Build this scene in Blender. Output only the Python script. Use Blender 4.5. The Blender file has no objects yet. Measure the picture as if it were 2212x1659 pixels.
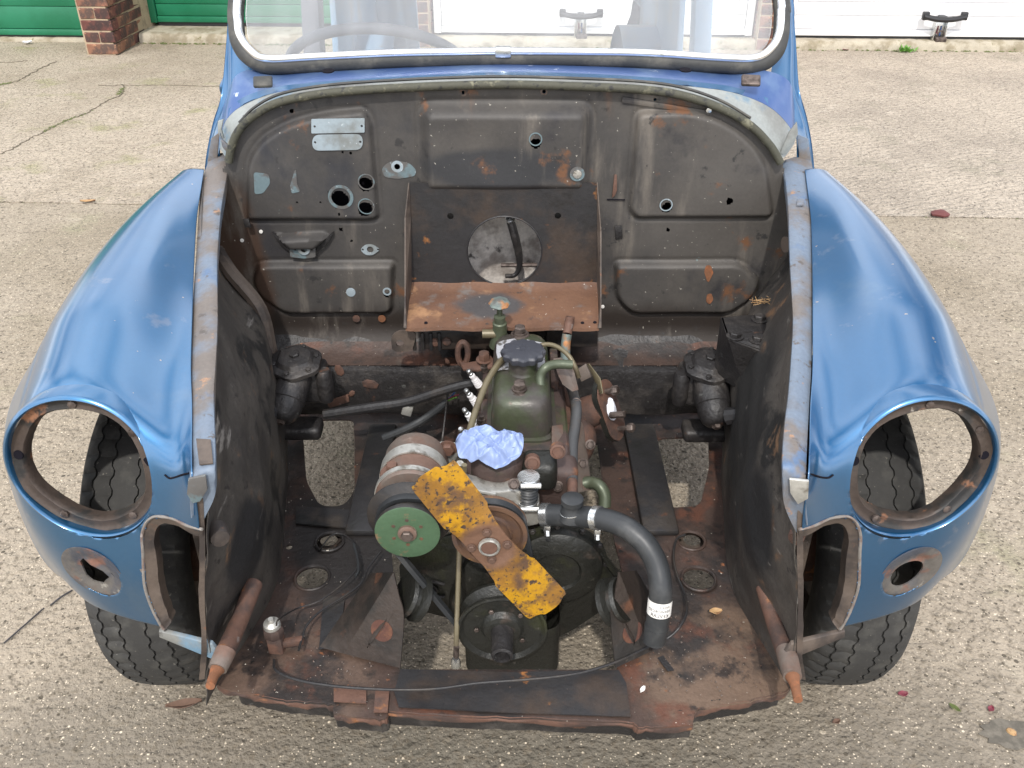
import bpy, bmesh, math, random
import numpy as np
from mathutils import Vector, Matrix
from mathutils.geometry import delaunay_2d_cdt
random.seed(7)
SC = bpy.context.scene
# ------------------------------------------------------------------ camera
PITCH = math.radians(32.0); FOC = 1950.0; PCX = 1106.0; PCY = 829.5; EYE = 1.343
cs, sn = math.cos(PITCH), math.sin(PITCH)
camd = bpy.data.cameras.new('camera'); cam = bpy.data.objects.new('camera', camd)
SC.collection.objects.link(cam); SC.camera = cam
camd.sensor_width = 36.0; camd.lens = 36.0 * FOC / 2212.0
camd.clip_start = 0.02; camd.clip_end = 900.0
cam.location = (0, 0, EYE); cam.rotation_euler = (math.radians(90) - PITCH, 0, 0)
# ------------------------------------------------------------------ sky and sun
SUN_EL = math.radians(50); SUN_AZ = math.radians(-5)      # sun high behind the photographer's left shoulder
w = bpy.data.worlds.new('World'); SC.world = w; w.use_nodes = True
nt = w.node_tree; bg = nt.nodes['Background']
sky = nt.nodes.new('ShaderNodeTexSky'); sky.sky_type = 'NISHITA'; sky.sun_disc = False
sky.sun_elevation = SUN_EL; sky.sun_rotation = math.radians(180) + SUN_AZ
sky.dust_density = 2.0; sky.air_density = 1.0
tc = nt.nodes.new('ShaderNodeTexCoord')
mp = nt.nodes.new('ShaderNodeMapping'); mp.inputs['Scale'].default_value = (1.0, 1.0, 2.2)
nz = nt.nodes.new('ShaderNodeTexNoise'); nz.inputs['Scale'].default_value = 2.3; nz.inputs['Detail'].default_value = 7
rp = nt.nodes.new('ShaderNodeMapRange'); rp.inputs[1].default_value = 0.36; rp.inputs[2].default_value = 0.58
mx = nt.nodes.new('ShaderNodeMix'); mx.data_type = 'RGBA'
mx.inputs['B'].default_value = (12.5, 12.8, 13.4, 1)
nt.links.new(tc.outputs['Generated'], mp.inputs[0]); nt.links.new(mp.outputs[0], nz.inputs['Vector'])
nt.links.new(nz.outputs[0], rp.inputs[0]); nt.links.new(rp.outputs[0], mx.inputs['Factor'])
nt.links.new(sky.outputs[0], mx.inputs['A']); nt.links.new(mx.outputs['Result'], bg.inputs['Color'])
bg.inputs['Strength'].default_value = 0.15
sd = bpy.data.lights.new('sun', 'SUN'); sd.energy = 2.3; sd.angle = math.radians(1.5); sd.color = (1.0, 0.965, 0.91)
sun = bpy.data.objects.new('sun', sd); SC.collection.objects.link(sun)
# direction from which light comes
sv = Vector((math.sin(SUN_AZ) * math.cos(SUN_EL), -math.cos(SUN_AZ) * math.cos(SUN_EL), math.sin(SUN_EL)))
sun.rotation_euler = sv.to_track_quat('Z', 'Y').to_euler()
SC.view_settings.view_transform = 'Standard'; SC.view_settings.look = 'None'
SC.view_settings.exposure = 0.32; SC.view_settings.gamma = 1.0
SC.view_settings.use_curve_mapping = False

# ------------------------------------------------------------------ helpers
def at(px, py, x=None, y=None, z=None, pl=None):
    """3D point seen at a photograph pixel on a real plane of the place (x=, y=, z= or pl=(point, normal))."""
    a = (px - PCX) / FOC; t = (PCY - py) / FOC
    d = Vector((a, cs + t * sn, -sn + t * cs))
    if y is not None: k = y / d.y
    elif z is not None: k = (z - EYE) / d.z
    elif x is not None: k = x / d.x
    else:
        p, n = Vector(pl[0]), Vector(pl[1]); k = n.dot(p - Vector((0, 0, EYE))) / n.dot(d)
    return Vector((0, 0, EYE)) + k * d
def atl(l, **k): return [at(p[0], p[1], **k) for p in l]
def V(*a): return Vector(a)
def catmull(P, n=6, closed=False):
    P = [Vector(p) for p in P]
    if len(P) < 3 and not closed:
        return [P[0].lerp(P[1], i / n) for i in range(n + 1)]
    out = []; N = len(P); segs = N if closed else N - 1
    for i in range(segs):
        if closed: p0, p1, p2, p3 = P[(i - 1) % N], P[i], P[(i + 1) % N], P[(i + 2) % N]
        else:
            p1, p2 = P[i], P[i + 1]
            p0 = P[i - 1] if i else p1 * 2 - p2
            p3 = P[i + 2] if i + 2 < N else p2 * 2 - p1
        for k in range(n):
            t = k / n
            out.append(0.5 * ((2 * p1) + (p2 - p0) * t + (2 * p0 - 5 * p1 + 4 * p2 - p3) * t * t + (3 * p1 - p0 - 3 * p2 + p3) * t ** 3))
    if not closed: out.append(P[-1].copy())
    return out
def frame(n):
    n = Vector(n).normalized(); a = Vector((0, 0, 1)) if abs(n.z) < 0.9 else Vector((1, 0, 0))
    u = a.cross(n).normalized(); return u, n.cross(u).normalized(), n
def inside(x, y, poly):
    c = False; j = len(poly) - 1
    for i in range(len(poly)):
        xi, yi = poly[i][0], poly[i][1]; xj, yj = poly[j][0], poly[j][1]
        if (yi > y) != (yj > y) and x < (xj - xi) * (y - yi) / (yj - yi) + xi: c = not c
        j = i
    return c
def circ(cx, cy, r, n=24, ry=None, ph=0.0):
    ry = ry or r
    return [(cx + r * math.cos(2 * math.pi * i / n + ph), cy + ry * math.sin(2 * math.pi * i / n + ph)) for i in range(n)]
def rpoly(pts, r, n=5):
    """round the corners of a 2D polygon"""
    out = []; N = len(pts)
    for i in range(N):
        p = Vector(pts[i][:2]); a = Vector(pts[i - 1][:2]); b = Vector(pts[(i + 1) % N][:2])
        rr = r[i] if isinstance(r, (list, tuple)) else r
        da, db = (a - p), (b - p); la, lb = da.length, db.length
        rr = min(rr, la * .48, lb * .48); s = p + da / la * rr; e = p + db / lb * rr
        for k in range(n + 1):
            t = k / n; q = s.lerp(p, t).lerp(p.lerp(e, t), t); out.append((q.x, q.y))
    return out

class MB:
    def __init__(s): s.v = []; s.f = []
    def add(s, vs, fs):
        o = len(s.v); s.v += [Vector(v) for v in vs]; s.f += [tuple(i + o for i in f) for f in fs]; return s
    def addbm(s, bm):
        bm.verts.ensure_lookup_table(); bm.verts.index_update()
        s.add([v.co.copy() for v in bm.verts], [tuple(v.index for v in f.verts) for f in bm.faces]); bm.free(); return s
    def box(s, c, size, rot=None, bev=0.0, seg=2):
        bm = bmesh.new(); bmesh.ops.create_cube(bm, size=1.0)
        for v in bm.verts: v.co = Vector((v.co.x * size[0], v.co.y * size[1], v.co.z * size[2]))
        if bev: bmesh.ops.bevel(bm, geom=list(bm.edges), offset=bev, segments=seg, profile=0.5, affect='EDGES')
        R = rot if isinstance(rot, Matrix) else (Matrix.Identity(3) if rot is None else __import__('mathutils').Euler(rot).to_matrix())
        for v in bm.verts: v.co = R @ v.co + Vector(c)
        return s.addbm(bm)
    def prism(s, pts, off, bev=0.0):
        """polygon (3D list) extruded along off"""
        bm = bmesh.new(); off = Vector(off)
        a = [bm.verts.new(Vector(p)) for p in pts]; b = [bm.verts.new(Vector(p) + off) for p in pts]
        n = len(pts); bm.faces.new(a); bm.faces.new(b[::-1])
        for i in range(n): bm.faces.new((a[i], b[i], b[(i + 1) % n], a[(i + 1) % n]))
        bmesh.ops.recalc_face_normals(bm, faces=bm.faces)
        if bev: bmesh.ops.bevel(bm, geom=list(bm.edges), offset=bev, segments=2, profile=0.5, affect='EDGES')
        return s.addbm(bm)
    def tube(s, pts, r, n=12, sub=6, caps=True, wall=0.0, raw=False):
        P = [Vector(p) for p in pts] if raw else catmull(pts, sub)
        m = len(P)
        if isinstance(r, (list, tuple)):
            R = [np.interp(i / (m - 1) * (len(r) - 1), range(len(r)), r) for i in range(m)]
        else: R = [r] * m
        vs = []; fs = []; u = None
        for i in range(m):
            t = (P[min(i + 1, m - 1)] - P[max(i - 1, 0)]).normalized()
            if u is None: u = frame(t)[0]
            u = (u - t * u.dot(t)).normalized(); v = t.cross(u)
            for k in range(n):
                a = 2 * math.pi * k / n; vs.append(P[i] + (u * math.cos(a) + v * math.sin(a)) * R[i])
        for i in range(m - 1):
            for k in range(n):
                fs.append((i * n + k, i * n + (k + 1) % n, (i + 1) * n + (k + 1) % n, (i + 1) * n + k))
        if caps and not wall: fs.append(tuple(range(n))[::-1]); fs.append(tuple((m - 1) * n + k for k in range(n)))
        s.add(vs, fs)
        if wall:
            o = len(s.v); iv = []; 
            for i in range(m):
                for k in range(n): iv.append(P[i] + (vs[i * n + k] - P[i]) * (1 - wall / R[i]))
            jf = [tuple(f[::-1]) for f in fs]
            s.add(iv, jf); a = o - len(vs)
            for e in (0, m - 1):
                for k in range(n):
                    s.f.append((a + e * n + k, a + e * n + (k + 1) % n, o + e * n + (k + 1) % n, o + e * n + k))
        return s
    def lathe(s, o, ax, prof, n=24, caps=True, wob=None):
        """prof: list of (radius, distance along axis)"""
        u, v, w_ = frame(ax); o = Vector(o); vs = []; fs = []
        for (r, h) in prof:
            for k in range(n):
                a = 2 * math.pi * k / n; rr = r * (wob(a) if wob else 1.0)
                vs.append(o + w_ * h + (u * math.cos(a) + v * math.sin(a)) * rr)
        m = len(prof)
        for i in range(m - 1):
            for k in range(n): fs.append((i * n + k, i * n + (k + 1) % n, (i + 1) * n + (k + 1) % n, (i + 1) * n + k))
        if caps: fs.append(tuple(range(n))[::-1]); fs.append(tuple((m - 1) * n + k for k in range(n)))
        return s.add(vs, fs)
    def plate(s, outline, holes=(), o=(0, 0, 0), u=(1, 0, 0), v=(0, 0, 1), th=0.002, fill=None, warp=None):
        """flat plate with holes; 2D outline in the (u, v) basis, thickness along u x v"""
        o, u, v = Vector(o), Vector(u), Vector(v); n = u.cross(v).normalized()
        loops = [list(outline)] + [list(h) for h in holes]; P = []; E = []
        for L in loops:
            b = len(P); P += [Vector((p[0], p[1])) for p in L]
            E += [(b + i, b + (i + 1) % len(L)) for i in range(len(L))]
        if fill:
            xs = [p[0] for p in outline]; ys = [p[1] for p in outline]
            gx = min(xs) + fill * .5
            while gx < max(xs):
                gy = min(ys) + fill * .5
                while gy < max(ys):
                    if inside(gx, gy, outline) and not any(inside(gx, gy, h) for h in holes): P.append(Vector((gx, gy)))
                    gy += fill
                gx += fill
        vo, eo, fo, ov, _, _ = delaunay_2d_cdt(P, E, [], 0, 1e-6)
        tr = []
        for f in fo:
            cx = sum(vo[i][0] for i in f) / len(f); cy = sum(vo[i][1] for i in f) / len(f)
            if inside(cx, cy, outline) and not any(inside(cx, cy, h) for h in holes): tr.append(tuple(f))
        base = [o + u * q[0] + v * q[1] for q in vo]
        if warp: base = [warp(b) for b in base]
        m = len(base)
        vs = base + [b - n * th for b in base]
        fs = [t for t in tr] + [tuple(i + m for i in t[::-1]) for t in tr]
        cnt = {}
        for t in tr:
            for i in range(len(t)):
                e = (t[i], t[(i + 1) % len(t)]); cnt[e] = cnt.get(e, 0) + 1
        for (a, b) in cnt:
            if (b, a) not in cnt: fs.append((b, a, a + m, b + m))
        return s.add(vs, fs)
    def grid(s, rows, nu=6, nv=6, thick=0.0, closed=False, smooth=True):
        """surface through rows of control points"""
        rows = [[Vector(p) for p in r] for r in rows]
        if smooth:
            R = [catmull(r, nu, closed) for r in rows]
            cols = [catmull([R[i][j] for i in range(len(R))], nv) for j in range(len(R[0]))]
            nr, nc = len(cols[0]), len(cols); G = [[cols[j][i] for j in range(nc)] for i in range(nr)]
        else: G = rows; nr, nc = len(G), len(G[0])
        vs = [p for r in G for p in r]; fs = []
        for i in range(nr - 1):
            for j in range(nc - 1 if not closed else nc):
                fs.append((i * nc + j, i * nc + (j + 1) % nc, (i + 1) * nc + (j + 1) % nc, (i + 1) * nc + j))
        s.add(vs, fs); return s
    def hexbolt(s, o, ax, r=0.009, h=0.007, washer=1.5):
        o = Vector(o); a = Vector(ax).normalized()
        if washer: s.lathe(o, a, [(r * washer, 0), (r * washer, .0015), (r * 1.0, .0018)], 14)
        s.lathe(o, a, [(r, .001), (r, h * .85), (r * .86, h)], 6)
        return s
    def mesh(s, name, base=Vector((0, 0, 0)), smooth=35, thick=0.0):
        me = bpy.data.meshes.new(name)
        me.from_pydata([tuple(v - base) for v in s.v], [], s.f); me.validate(clean_customdata=False); me.update()
        if thick:
            nv = len(me.vertices); co = [v.co.copy() for v in me.vertices]; no = [v.normal.copy() for v in me.vertices]
            fs = [tuple(p.vertices) for p in me.polygons]; cnt = {}
            for f in fs:
                for i in range(len(f)): cnt[(f[i], f[(i + 1) % len(f)])] = 1
            fs2 = fs + [tuple(i + nv for i in f[::-1]) for f in fs] + [(b, a, a + nv, b + nv) for (a, b) in cnt if (b, a) not in cnt]
            # keep the thickness on the side away from the viewer so the seen face stays where it was measured
            cen = sum(co, Vector()) / nv + base; sg = sum((Vector((0, 0, EYE)) - (c + base)).dot(n) for c, n in zip(co, no)); sg = -1 if sg > 0 else 1
            me.clear_geometry(); me.from_pydata([tuple(c) for c in co] + [tuple(c + n * thick * sg) for c, n in zip(co, no)], [], fs2); me.update()
        if smooth:
            me.shade_smooth(); me.set_sharp_from_angle(angle=math.radians(smooth))
        return me
    def build(s, name, mat, parent=None, label=None, smooth=35, thick=0.0, kind=None, fix=False):
        base = Vector((0, 0, 0))
        p = parent
        while p is not None: base = base + p.location; p = p.parent
        me = s.mesh(name, base, smooth, thick)
        if fix:
            bm = bmesh.new(); bm.from_mesh(me); bmesh.ops.recalc_face_normals(bm, faces=bm.faces); bm.to_mesh(me); bm.free()
        o = bpy.data.objects.new(name, me); SC.collection.objects.link(o)
        if mat: me.materials.append(mat)
        if parent: o.parent = parent
        if label: o['label'] = label
        if kind: o['kind'] = kind
        return o
def thing(name, label, cat, loc=(0, 0, 0), group=None):
    o = bpy.data.objects.new(name, None); SC.collection.objects.link(o); o.location = loc
    o.empty_display_size = .1
    o['label'] = label; o['category'] = cat
    if group: o['group'] = group
    return o
def tag(o, label, cat, group=None):
    o['label'] = label; o['category'] = cat
    if group: o['group'] = group
    return o
def inst(src, parent, loc=None, rot=None, mat=None, label=None):
    o = src.copy(); SC.collection.objects.link(o); o.parent = parent
    if loc is not None: o.location = loc
    if rot is not None: o.rotation_euler = rot
    if label: o['label'] = label
    return o
# ------------------------------------------------------------------ materials
def rgb(r, g, b): return (r, g, b, 1.0)
def material(name, base, rough=0.6, metal=0.0, layers=(), bump=(), coat=0.0, spec=0.5, rnd=0.0, coords='Object', tint=0.0):
    """layers: (color, scale, lo, hi[, detail[, stretch xyz]]) noise patches, or ('at', color, (x,y,z), radius, wobble[, stretch])
       bump: (scale, strength, detail)"""
    m = bpy.data.materials.new(name); m.use_nodes = True; nt = m.node_tree; L = nt.links
    b = nt.nodes['Principled BSDF']; b.inputs['Roughness'].default_value = rough; b.inputs['Metallic'].default_value = metal
    b.inputs['Coat Weight'].default_value = coat; b.inputs['Coat Roughness'].default_value = 0.14
    b.inputs['Specular IOR Level'].default_value = spec
    tc = nt.nodes.new('ShaderNodeTexCoord'); co = tc.outputs['Object']
    if coords == 'World':
        g = nt.nodes.new('ShaderNodeNewGeometry'); co = g.outputs['Position']
    def noise(sc, det=4, stretch=None, rough_=0.6):
        n = nt.nodes.new('ShaderNodeTexNoise'); n.inputs['Scale'].default_value = sc
        n.inputs['Detail'].default_value = det; n.inputs['Roughness'].default_value = rough_
        if stretch:
            mp = nt.nodes.new('ShaderNodeMapping'); mp.inputs['Scale'].default_value = stretch
            L.new(co, mp.inputs[0]); L.new(mp.outputs[0], n.inputs['Vector'])
        else: L.new(co, n.inputs['Vector'])
        return n.outputs[0]
    def ramp(src, lo, hi):
        r = nt.nodes.new('ShaderNodeMapRange'); r.interpolation_type = 'SMOOTHSTEP'
        r.inputs[1].default_value = lo; r.inputs[2].default_value = hi; L.new(src, r.inputs[0]); return r.outputs[0]
    def math_(op, a, b_=None):
        n = nt.nodes.new('ShaderNodeMath'); n.operation = op
        for i, q in enumerate((a, b_)):
            if q is None: continue
            if isinstance(q, (int, float)): n.inputs[i].default_value = q
            else: L.new(q, n.inputs[i])
        return n.outputs[0]
    col = nt.nodes.new('ShaderNodeRGB'); col.outputs[0].default_value = rgb(*base); cur = col.outputs[0]
    first = None
    for l in layers:
        if l[0] == 'at':
            _, c, pos, rad, wob = l[:5]; st = l[5] if len(l) > 5 else (1, 1, 1)
            sub = nt.nodes.new('ShaderNodeVectorMath'); sub.operation = 'SUBTRACT'; sub.inputs[1].default_value = pos
            mul = nt.nodes.new('ShaderNodeVectorMath'); mul.operation = 'MULTIPLY'; mul.inputs[1].default_value = st
            ln = nt.nodes.new('ShaderNodeVectorMath'); ln.operation = 'LENGTH'
            L.new(co, sub.inputs[0]); L.new(sub.outputs[0], mul.inputs[0]); L.new(mul.outputs[0], ln.inputs[0])
            nn = noise(0.9 / rad, 5); d = math_('ADD', ln.outputs['Value'], math_('MULTIPLY', math_('SUBTRACT', nn, 0.5), wob))
            fac = math_('SUBTRACT', 1.0, ramp(d, rad * .65, rad))
        else:
            c, sc, lo, hi = l[:4]; det = l[4] if len(l) > 4 else 5; st = l[5] if len(l) > 5 else None
            fac = ramp(noise(sc, det, st), lo, hi)
            if first is None: first = fac
        x = nt.nodes.new('ShaderNodeMix'); x.data_type = 'RGBA'; x.inputs['B'].default_value = rgb(*c)
        L.new(fac, x.inputs['Factor']); L.new(cur, x.inputs['A']); cur = x.outputs['Result']
    if rnd:
        oi = nt.nodes.new('ShaderNodeObjectInfo'); hs = nt.nodes.new('ShaderNodeHueSaturation')
        v = math_('ADD', math_('MULTIPLY', oi.outputs['Random'], rnd), 1 - rnd / 2); L.new(v, hs.inputs['Value'])
        L.new(math_('ADD', math_('MULTIPLY', oi.outputs['Random'], 0.03), 0.485), hs.inputs['Hue'])
        L.new(cur, hs.inputs['Color']); cur = hs.outputs[0]
    if tint:   # fine mottling of the colour
        hs = nt.nodes.new('ShaderNodeHueSaturation')
        v = math_('ADD', math_('MULTIPLY', math_('SUBTRACT', noise(180, 3), 0.5), tint * 2), 1.0)
        v2 = math_('MULTIPLY', v, math_('ADD', math_('MULTIPLY', math_('SUBTRACT', noise(14, 5), 0.5), tint * 2), 1.0))
        L.new(v2, hs.inputs['Value']); L.new(cur, hs.inputs['Color']); cur = hs.outputs[0]
    L.new(cur, b.inputs['Base Color'])
    prev = None
    for (sc, stg, det) in bump:
        bp = nt.nodes.new('ShaderNodeBump'); bp.inputs['Strength'].default_value = stg; bp.inputs['Distance'].default_value = 0.25 / sc
        L.new(noise(sc, det), bp.inputs['Height'])
        if prev: L.new(prev, bp.inputs['Normal'])
        prev = bp.outputs[0]
    if prev: L.new(prev, b.inputs['Normal'])
    m['_'] = 1
    return m
RUST = (.19, .075, .030); DRUST = (.085, .040, .024); ORUST = (.42, .16, .04); GREY = (.155, .142, .125); DGREY = (.060, .054, .048)
BLK = (.018, .017, .017)
M = {}
M['firewall'] = material('grimy_grey_steel', (.078, .070, .062), .60, .10, [((.050, .046, .043), 4, .40, .62, 7), ((.030, .028, .030), 9, .54, .70, 7), ((.030, .030, .034), 3.2, .60, .72, 5, (1.5, 1, 1)), ('at', (.026, .019, .015), (0, -.2, .405), .125, .06, (.05, .1, .95)), ('at', (.032, .032, .034), (-.03, -.2, .805), .085, .04, (.50, .2, 1.9)), ('at', (.05, .028, .018), (-.53, -.2, .60), .10, .08, (1.4, .1, .5)),
    ((.135, .118, .100), 5, .56, .74, 6, (3, 3, .6)), ((.14, .065, .032), 14, .60, .70, 7), ((.03, .028, .027), 30, .62, .70, 5), ((.12, .07, .045), 4, .60, .74, 6, (2.5, 1, .5)), ((.13, .19, .19), 26, .71, .76, 4), ((.30, .28, .24), 140, .71, .75, 2)],
    [(30, .12, 5), (300, .12, 2)], tint=.16)
M['tray'] = material('rusted_tray_steel', (.150, .076, .044), .68, 0, [((.115, .058, .036), 9, .40, .62, 6), ((.30, .165, .085), 13, .57, .70, 6), ((.15, .125, .11), 18, .54, .68, 6),
    ('at', (.065, .060, .060), (-.045, 1.535 - 1.8, .557), .075, .07, (1, 1.4, 1)), ((.05, .04, .035), 34, .64, .72, 5), ((.6, .55, .48), 130, .72, .76, 2)], [(60, .35, 6), (400, .2, 2)], tint=.2)
M['traydark'] = material('dark_rusted_steel', (.026, .025, .026), .45, .1, [((.052, .038, .030), 8, .48, .66, 6), ((.28, .115, .035), 17, .63, .72, 6), ((.020, .018, .017), 12, .58, .68, 6)],
    [(50, .25, 6)], tint=.25)
M['floor'] = material('oily_rusted_floor', (.066, .042, .033), .50, .1, [('at', (.150, .100, .070), (.33, -.86, .25), .17, .10), ('at', (.115, .075, .055), (-.33, -.90, .25), .14, .09), ((.028, .023, .021), 7, .46, .60, 7), ((.115, .050, .032), 9, .54, .68, 7), ((.035, .026, .022), 22, .54, .66, 7), ((.25, .10, .045), 34, .65, .73, 6),
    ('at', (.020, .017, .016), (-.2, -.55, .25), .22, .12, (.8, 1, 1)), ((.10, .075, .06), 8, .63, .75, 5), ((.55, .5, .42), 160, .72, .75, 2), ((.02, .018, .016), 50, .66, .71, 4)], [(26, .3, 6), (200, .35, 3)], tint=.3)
M['inner'] = material('undersealed_inner_wing', (.085, .074, .063), .55, .08, [((.050, .044, .039), 5, .42, .58, 7), ((.020, .019, .018), 6, .56, .64, 7), ((.18, .105, .06), 14, .60, .70, 6), ((.22, .20, .18), 18, .64, .70, 5, (1, .25, 1)), ((.035, .03, .028), 60, .62, .68, 4),
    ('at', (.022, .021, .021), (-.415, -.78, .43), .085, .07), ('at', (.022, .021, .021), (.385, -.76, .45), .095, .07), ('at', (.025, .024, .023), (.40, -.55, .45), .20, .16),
    ((.19, .17, .15), 22, .64, .76, 6, (1, 1, 3))], [(24, .3, 6), (170, .25, 3)], tint=.25)
M['black'] = material('greasy_black_metal', (.024, .022, .022), .45, .1, [((.060, .053, .048), 14, .48, .66, 6), ((.11, .055, .035), 26, .64, .74, 6), ((.10, .10, .095), 60, .66, .76, 3)],
    [(45, .7, 6), (200, .4, 3)], tint=.3)
M['dark'] = material('grimy_dark_steel', (.026, .025, .026), .45, .15, [((.048, .040, .034), 12, .48, .66, 6), ((.11, .05, .028), 22, .64, .73, 6), ((.02, .02, .019), 9, .58, .7, 5)],
    [(40, .3, 5)], tint=.25)
M['rust'] = material('rusty_steel', (.125, .065, .045), .7, .05, [((.065, .042, .035), 18, .44, .62, 6), ((.24, .105, .045), 30, .61, .72, 6), ((.20, .16, .14), 44, .66, .76, 4)], [(70, .4, 6)], tint=.25)
M['orust'] = material('bright_orange_rust', (.19, .080, .038), .8, 0, [((.28, .10, .04), 60, .48, .66, 6)], [(150, .5, 5)], tint=.2)
M['bolt'] = material('dirty_steel_bolt', (.14, .11, .095), .5, .55, [((.06, .045, .038), 60, .45, .62, 4)], [(200, .2, 3)], tint=.3)
M['block'] = material('rusty_green_cast_iron', (.070, .046, .040), .62, .1, [((.055, .066, .028), 12, .50, .66, 6), ((.20, .095, .055), 20, .58, .70, 6), ((.035, .030, .027), 14, .55, .68, 6)], [(60, .4, 6), (260, .3, 2)], tint=.25)
M['rocker'] = material('green_painted_rocker_cover', (.052, .060, .034), .38, .1, [((.058, .050, .044), 10, .44, .58, 6), ((.038, .066, .016), 13, .58, .70, 5), ((.105, .060, .040), 22, .62, .72, 6), ((.16, .15, .13), 40, .66, .76, 4)],
    [(70, .25, 5)], tint=.25)
M['oil'] = material('oily_black_casting', (.018, .018, .015), .42, .1, [((.032, .034, .016), 10, .52, .68, 6), ((.05, .038, .030), 24, .58, .72, 6), ((.075, .07, .06), 80, .66, .76, 3)], [(50, .6, 6), (220, .3, 3)], tint=.25)
M['dynamo'] = material('brownish_dynamo_case', (.155, .125, .105), .55, .15, [((.16, .095, .07), 12, .44, .62, 6), ((.34, .27, .23), 20, .62, .76, 5)], [(90, .2, 4)], tint=.2)
M['alloy'] = material('dirty_alloy', (.52, .51, .47), .42, .65, [((.20, .18, .15), 26, .50, .66, 6), ((.72, .70, .66), 40, .62, .72, 4)], [(90, .35, 5)], tint=.2)
M['bright'] = material('zinc_clip_metal', (.68, .69, .68), .25, .9, [((.25, .24, .22), 90, .58, .7, 4)], [(150, .15, 3)])
M['rubber'] = material('black_hose_rubber', (.030, .032, .034), .42, 0, [((.055, .056, .056), 14, .5, .7, 4)], [(120, .1, 3)], spec=.4, tint=.15)
M['hosegrey'] = material('grey_perished_rubber', (.065, .066, .068), .6, 0, [((.10, .085, .07), 24, .5, .7, 5)], [(90, .25, 4)], tint=.15)
M['brass'] = material('tan_plastic_tube', (.15, .125, .075), .42, .2, [((.10, .08, .05), 22, .5, .66, 5)], [(90, .1, 4)])
M['copper'] = material('verdigris_pipe', (.15, .185, .17), .6, .3, [((.36, .16, .06), 24, .50, .62, 6), ((.12, .12, .11), 18, .52, .68, 5)], [(100, .3, 4)])
M['greenpipe'] = material('green_grey_pipe', (.085, .10, .065), .4, .3, [((.08, .09, .05), 20, .5, .66, 5)], [(90, .2, 4)])
M['pulley'] = material('green_painted_pulley', (.062, .115, .062), .5, .1, [((.21, .12, .07), 34, .60, .70, 5), ((.06, .11, .06), 14, .52, .68, 5), ((.25, .30, .22), 60, .68, .76, 3)], [(150, .15, 4)], tint=.2)
M['pulleyrust'] = material('rusted_pulley', (.115, .062, .036), .6, .15, [((.36, .19, .03), 20, .58, .70, 5), ((.08, .05, .04), 16, .50, .66, 5)], [(110, .2, 4)], tint=.2)
M['fan'] = material('chipped_yellow_fan_paint', (.62, .36, .018), .42, .05, [((.15, .080, .042), 17, .49, .56, 8), ((.40, .21, .03), 9, .52, .64, 6), ((.055, .035, .028), 55, .60, .66, 5)],
    [(70, .25, 6), (300, .15, 2)], tint=.2)
M['fanhub'] = material('rusty_fan_hub', (.12, .070, .050), .6, .15, [((.09, .055, .042), 18, .48, .64, 6), ((.33, .17, .05), 30, .63, .72, 6)], [(90, .25, 5)], tint=.2)
M['paint'] = material('metallic_blue_paint', (.013, .108, .248), .35, .76, [((.020, .130, .278), 2.2, .42, .66, 3), ((.060, .150, .265), 6, .58, .80, 6), ((.34, .30, .27), 70, .745, .765, 2), ((.10, .17, .28), 16, .62, .72, 7)], [(9, .03, 2), (900, .05, 1)], coat=.8, tint=.06)
M['paint'].node_tree.nodes['Principled BSDF'].inputs['Coat IOR'].default_value = 1.85; M['paint'].node_tree.nodes['Principled BSDF'].inputs['Coat Roughness'].default_value = .15
M['paintworn'] = material('faded_violet_blue_paint', (.060, .115, .28), .45, .4, [((.12, .19, .34), 7, .48, .66, 5), ((.55, .60, .68), 40, .69, .74, 4)], [(30, .05, 3)], coat=.4)
M['scuttle'] = material('dirty_grey_blue_primer', (.285, .30, .285), .5, .15, [((.20, .20, .185), 6, .42, .62, 6), ((.13, .22, .30), 9, .56, .68, 6), ((.26, .15, .09), 18, .65, .73, 6), ((.09, .085, .08), 40, .66, .74, 5)], [(50, .15, 5)], tint=.2)
M['rail'] = material('grey_blue_weathered_rail', (.15, .185, .235), .55, .1, [((.155, .132, .115), 8, .44, .60, 7), ((.10, .155, .25), 12, .58, .68, 5), ((.10, .085, .075), 46, .60, .68, 6), ((.33, .19, .11), 30, .64, .72, 6)], [(60, .25, 6)], tint=.22)
M['inpaint'] = material('interior_pale_blue_paint', (.22, .36, .52), .5, .1, [((.30, .34, .38), 4, .45, .65, 5), ((.30, .22, .17), 12, .64, .74, 5)], [(20, .1, 4)], tint=.12)
M['indark'] = material('interior_dark_panel', (.10, .105, .125), .6, 0, [((.16, .16, .18), 5, .45, .65, 5)], [(40, .1, 3)], tint=.12)
M['teal'] = material('exposed_pale_blue_paint', (.135, .185, .20), .45, .1, [((.11, .105, .10), 22, .46, .56, 5), ((.34, .40, .43), 60, .64, .72, 4)], [(80, .1, 4)], tint=.15)
M['palepatch'] = material('pale_blue_grey_patch', (.30, .355, .385), .45, .1, [((.20, .21, .20), 12, .48, .66, 5), ((.70, .74, .77), 90, .66, .72, 3)], [(80, .1, 4)], tint=.12)
M['chrome'] = material('bright_trim_metal', (.82, .83, .84), .16, .9, [((.45, .48, .44), 24, .62, .74, 4)], [(60, .05, 3)])
M['seal'] = material('perished_black_seal', (.040, .040, .038), .62, 0, [((.085, .080, .068), 16, .48, .64, 5)], [(120, .4, 5)], tint=.2)
M['mossseal'] = material('mossy_bonnet_seal', (.060, .058, .040), .7, 0, [((.16, .15, .10), 40, .56, .66, 6), ((.025, .025, .022), 60, .54, .64, 5)], [(200, .6, 5)], tint=.25)
M['lamp'] = material('rusty_lamp_ring', (.066, .048, .038), .55, .2, [((.028, .026, .024), 16, .46, .58, 6), ((.27, .125, .065), 22, .60, .70, 6), ((.30, .27, .23), 50, .67, .75, 4)], [(70, .35, 6)], tint=.3)
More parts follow.
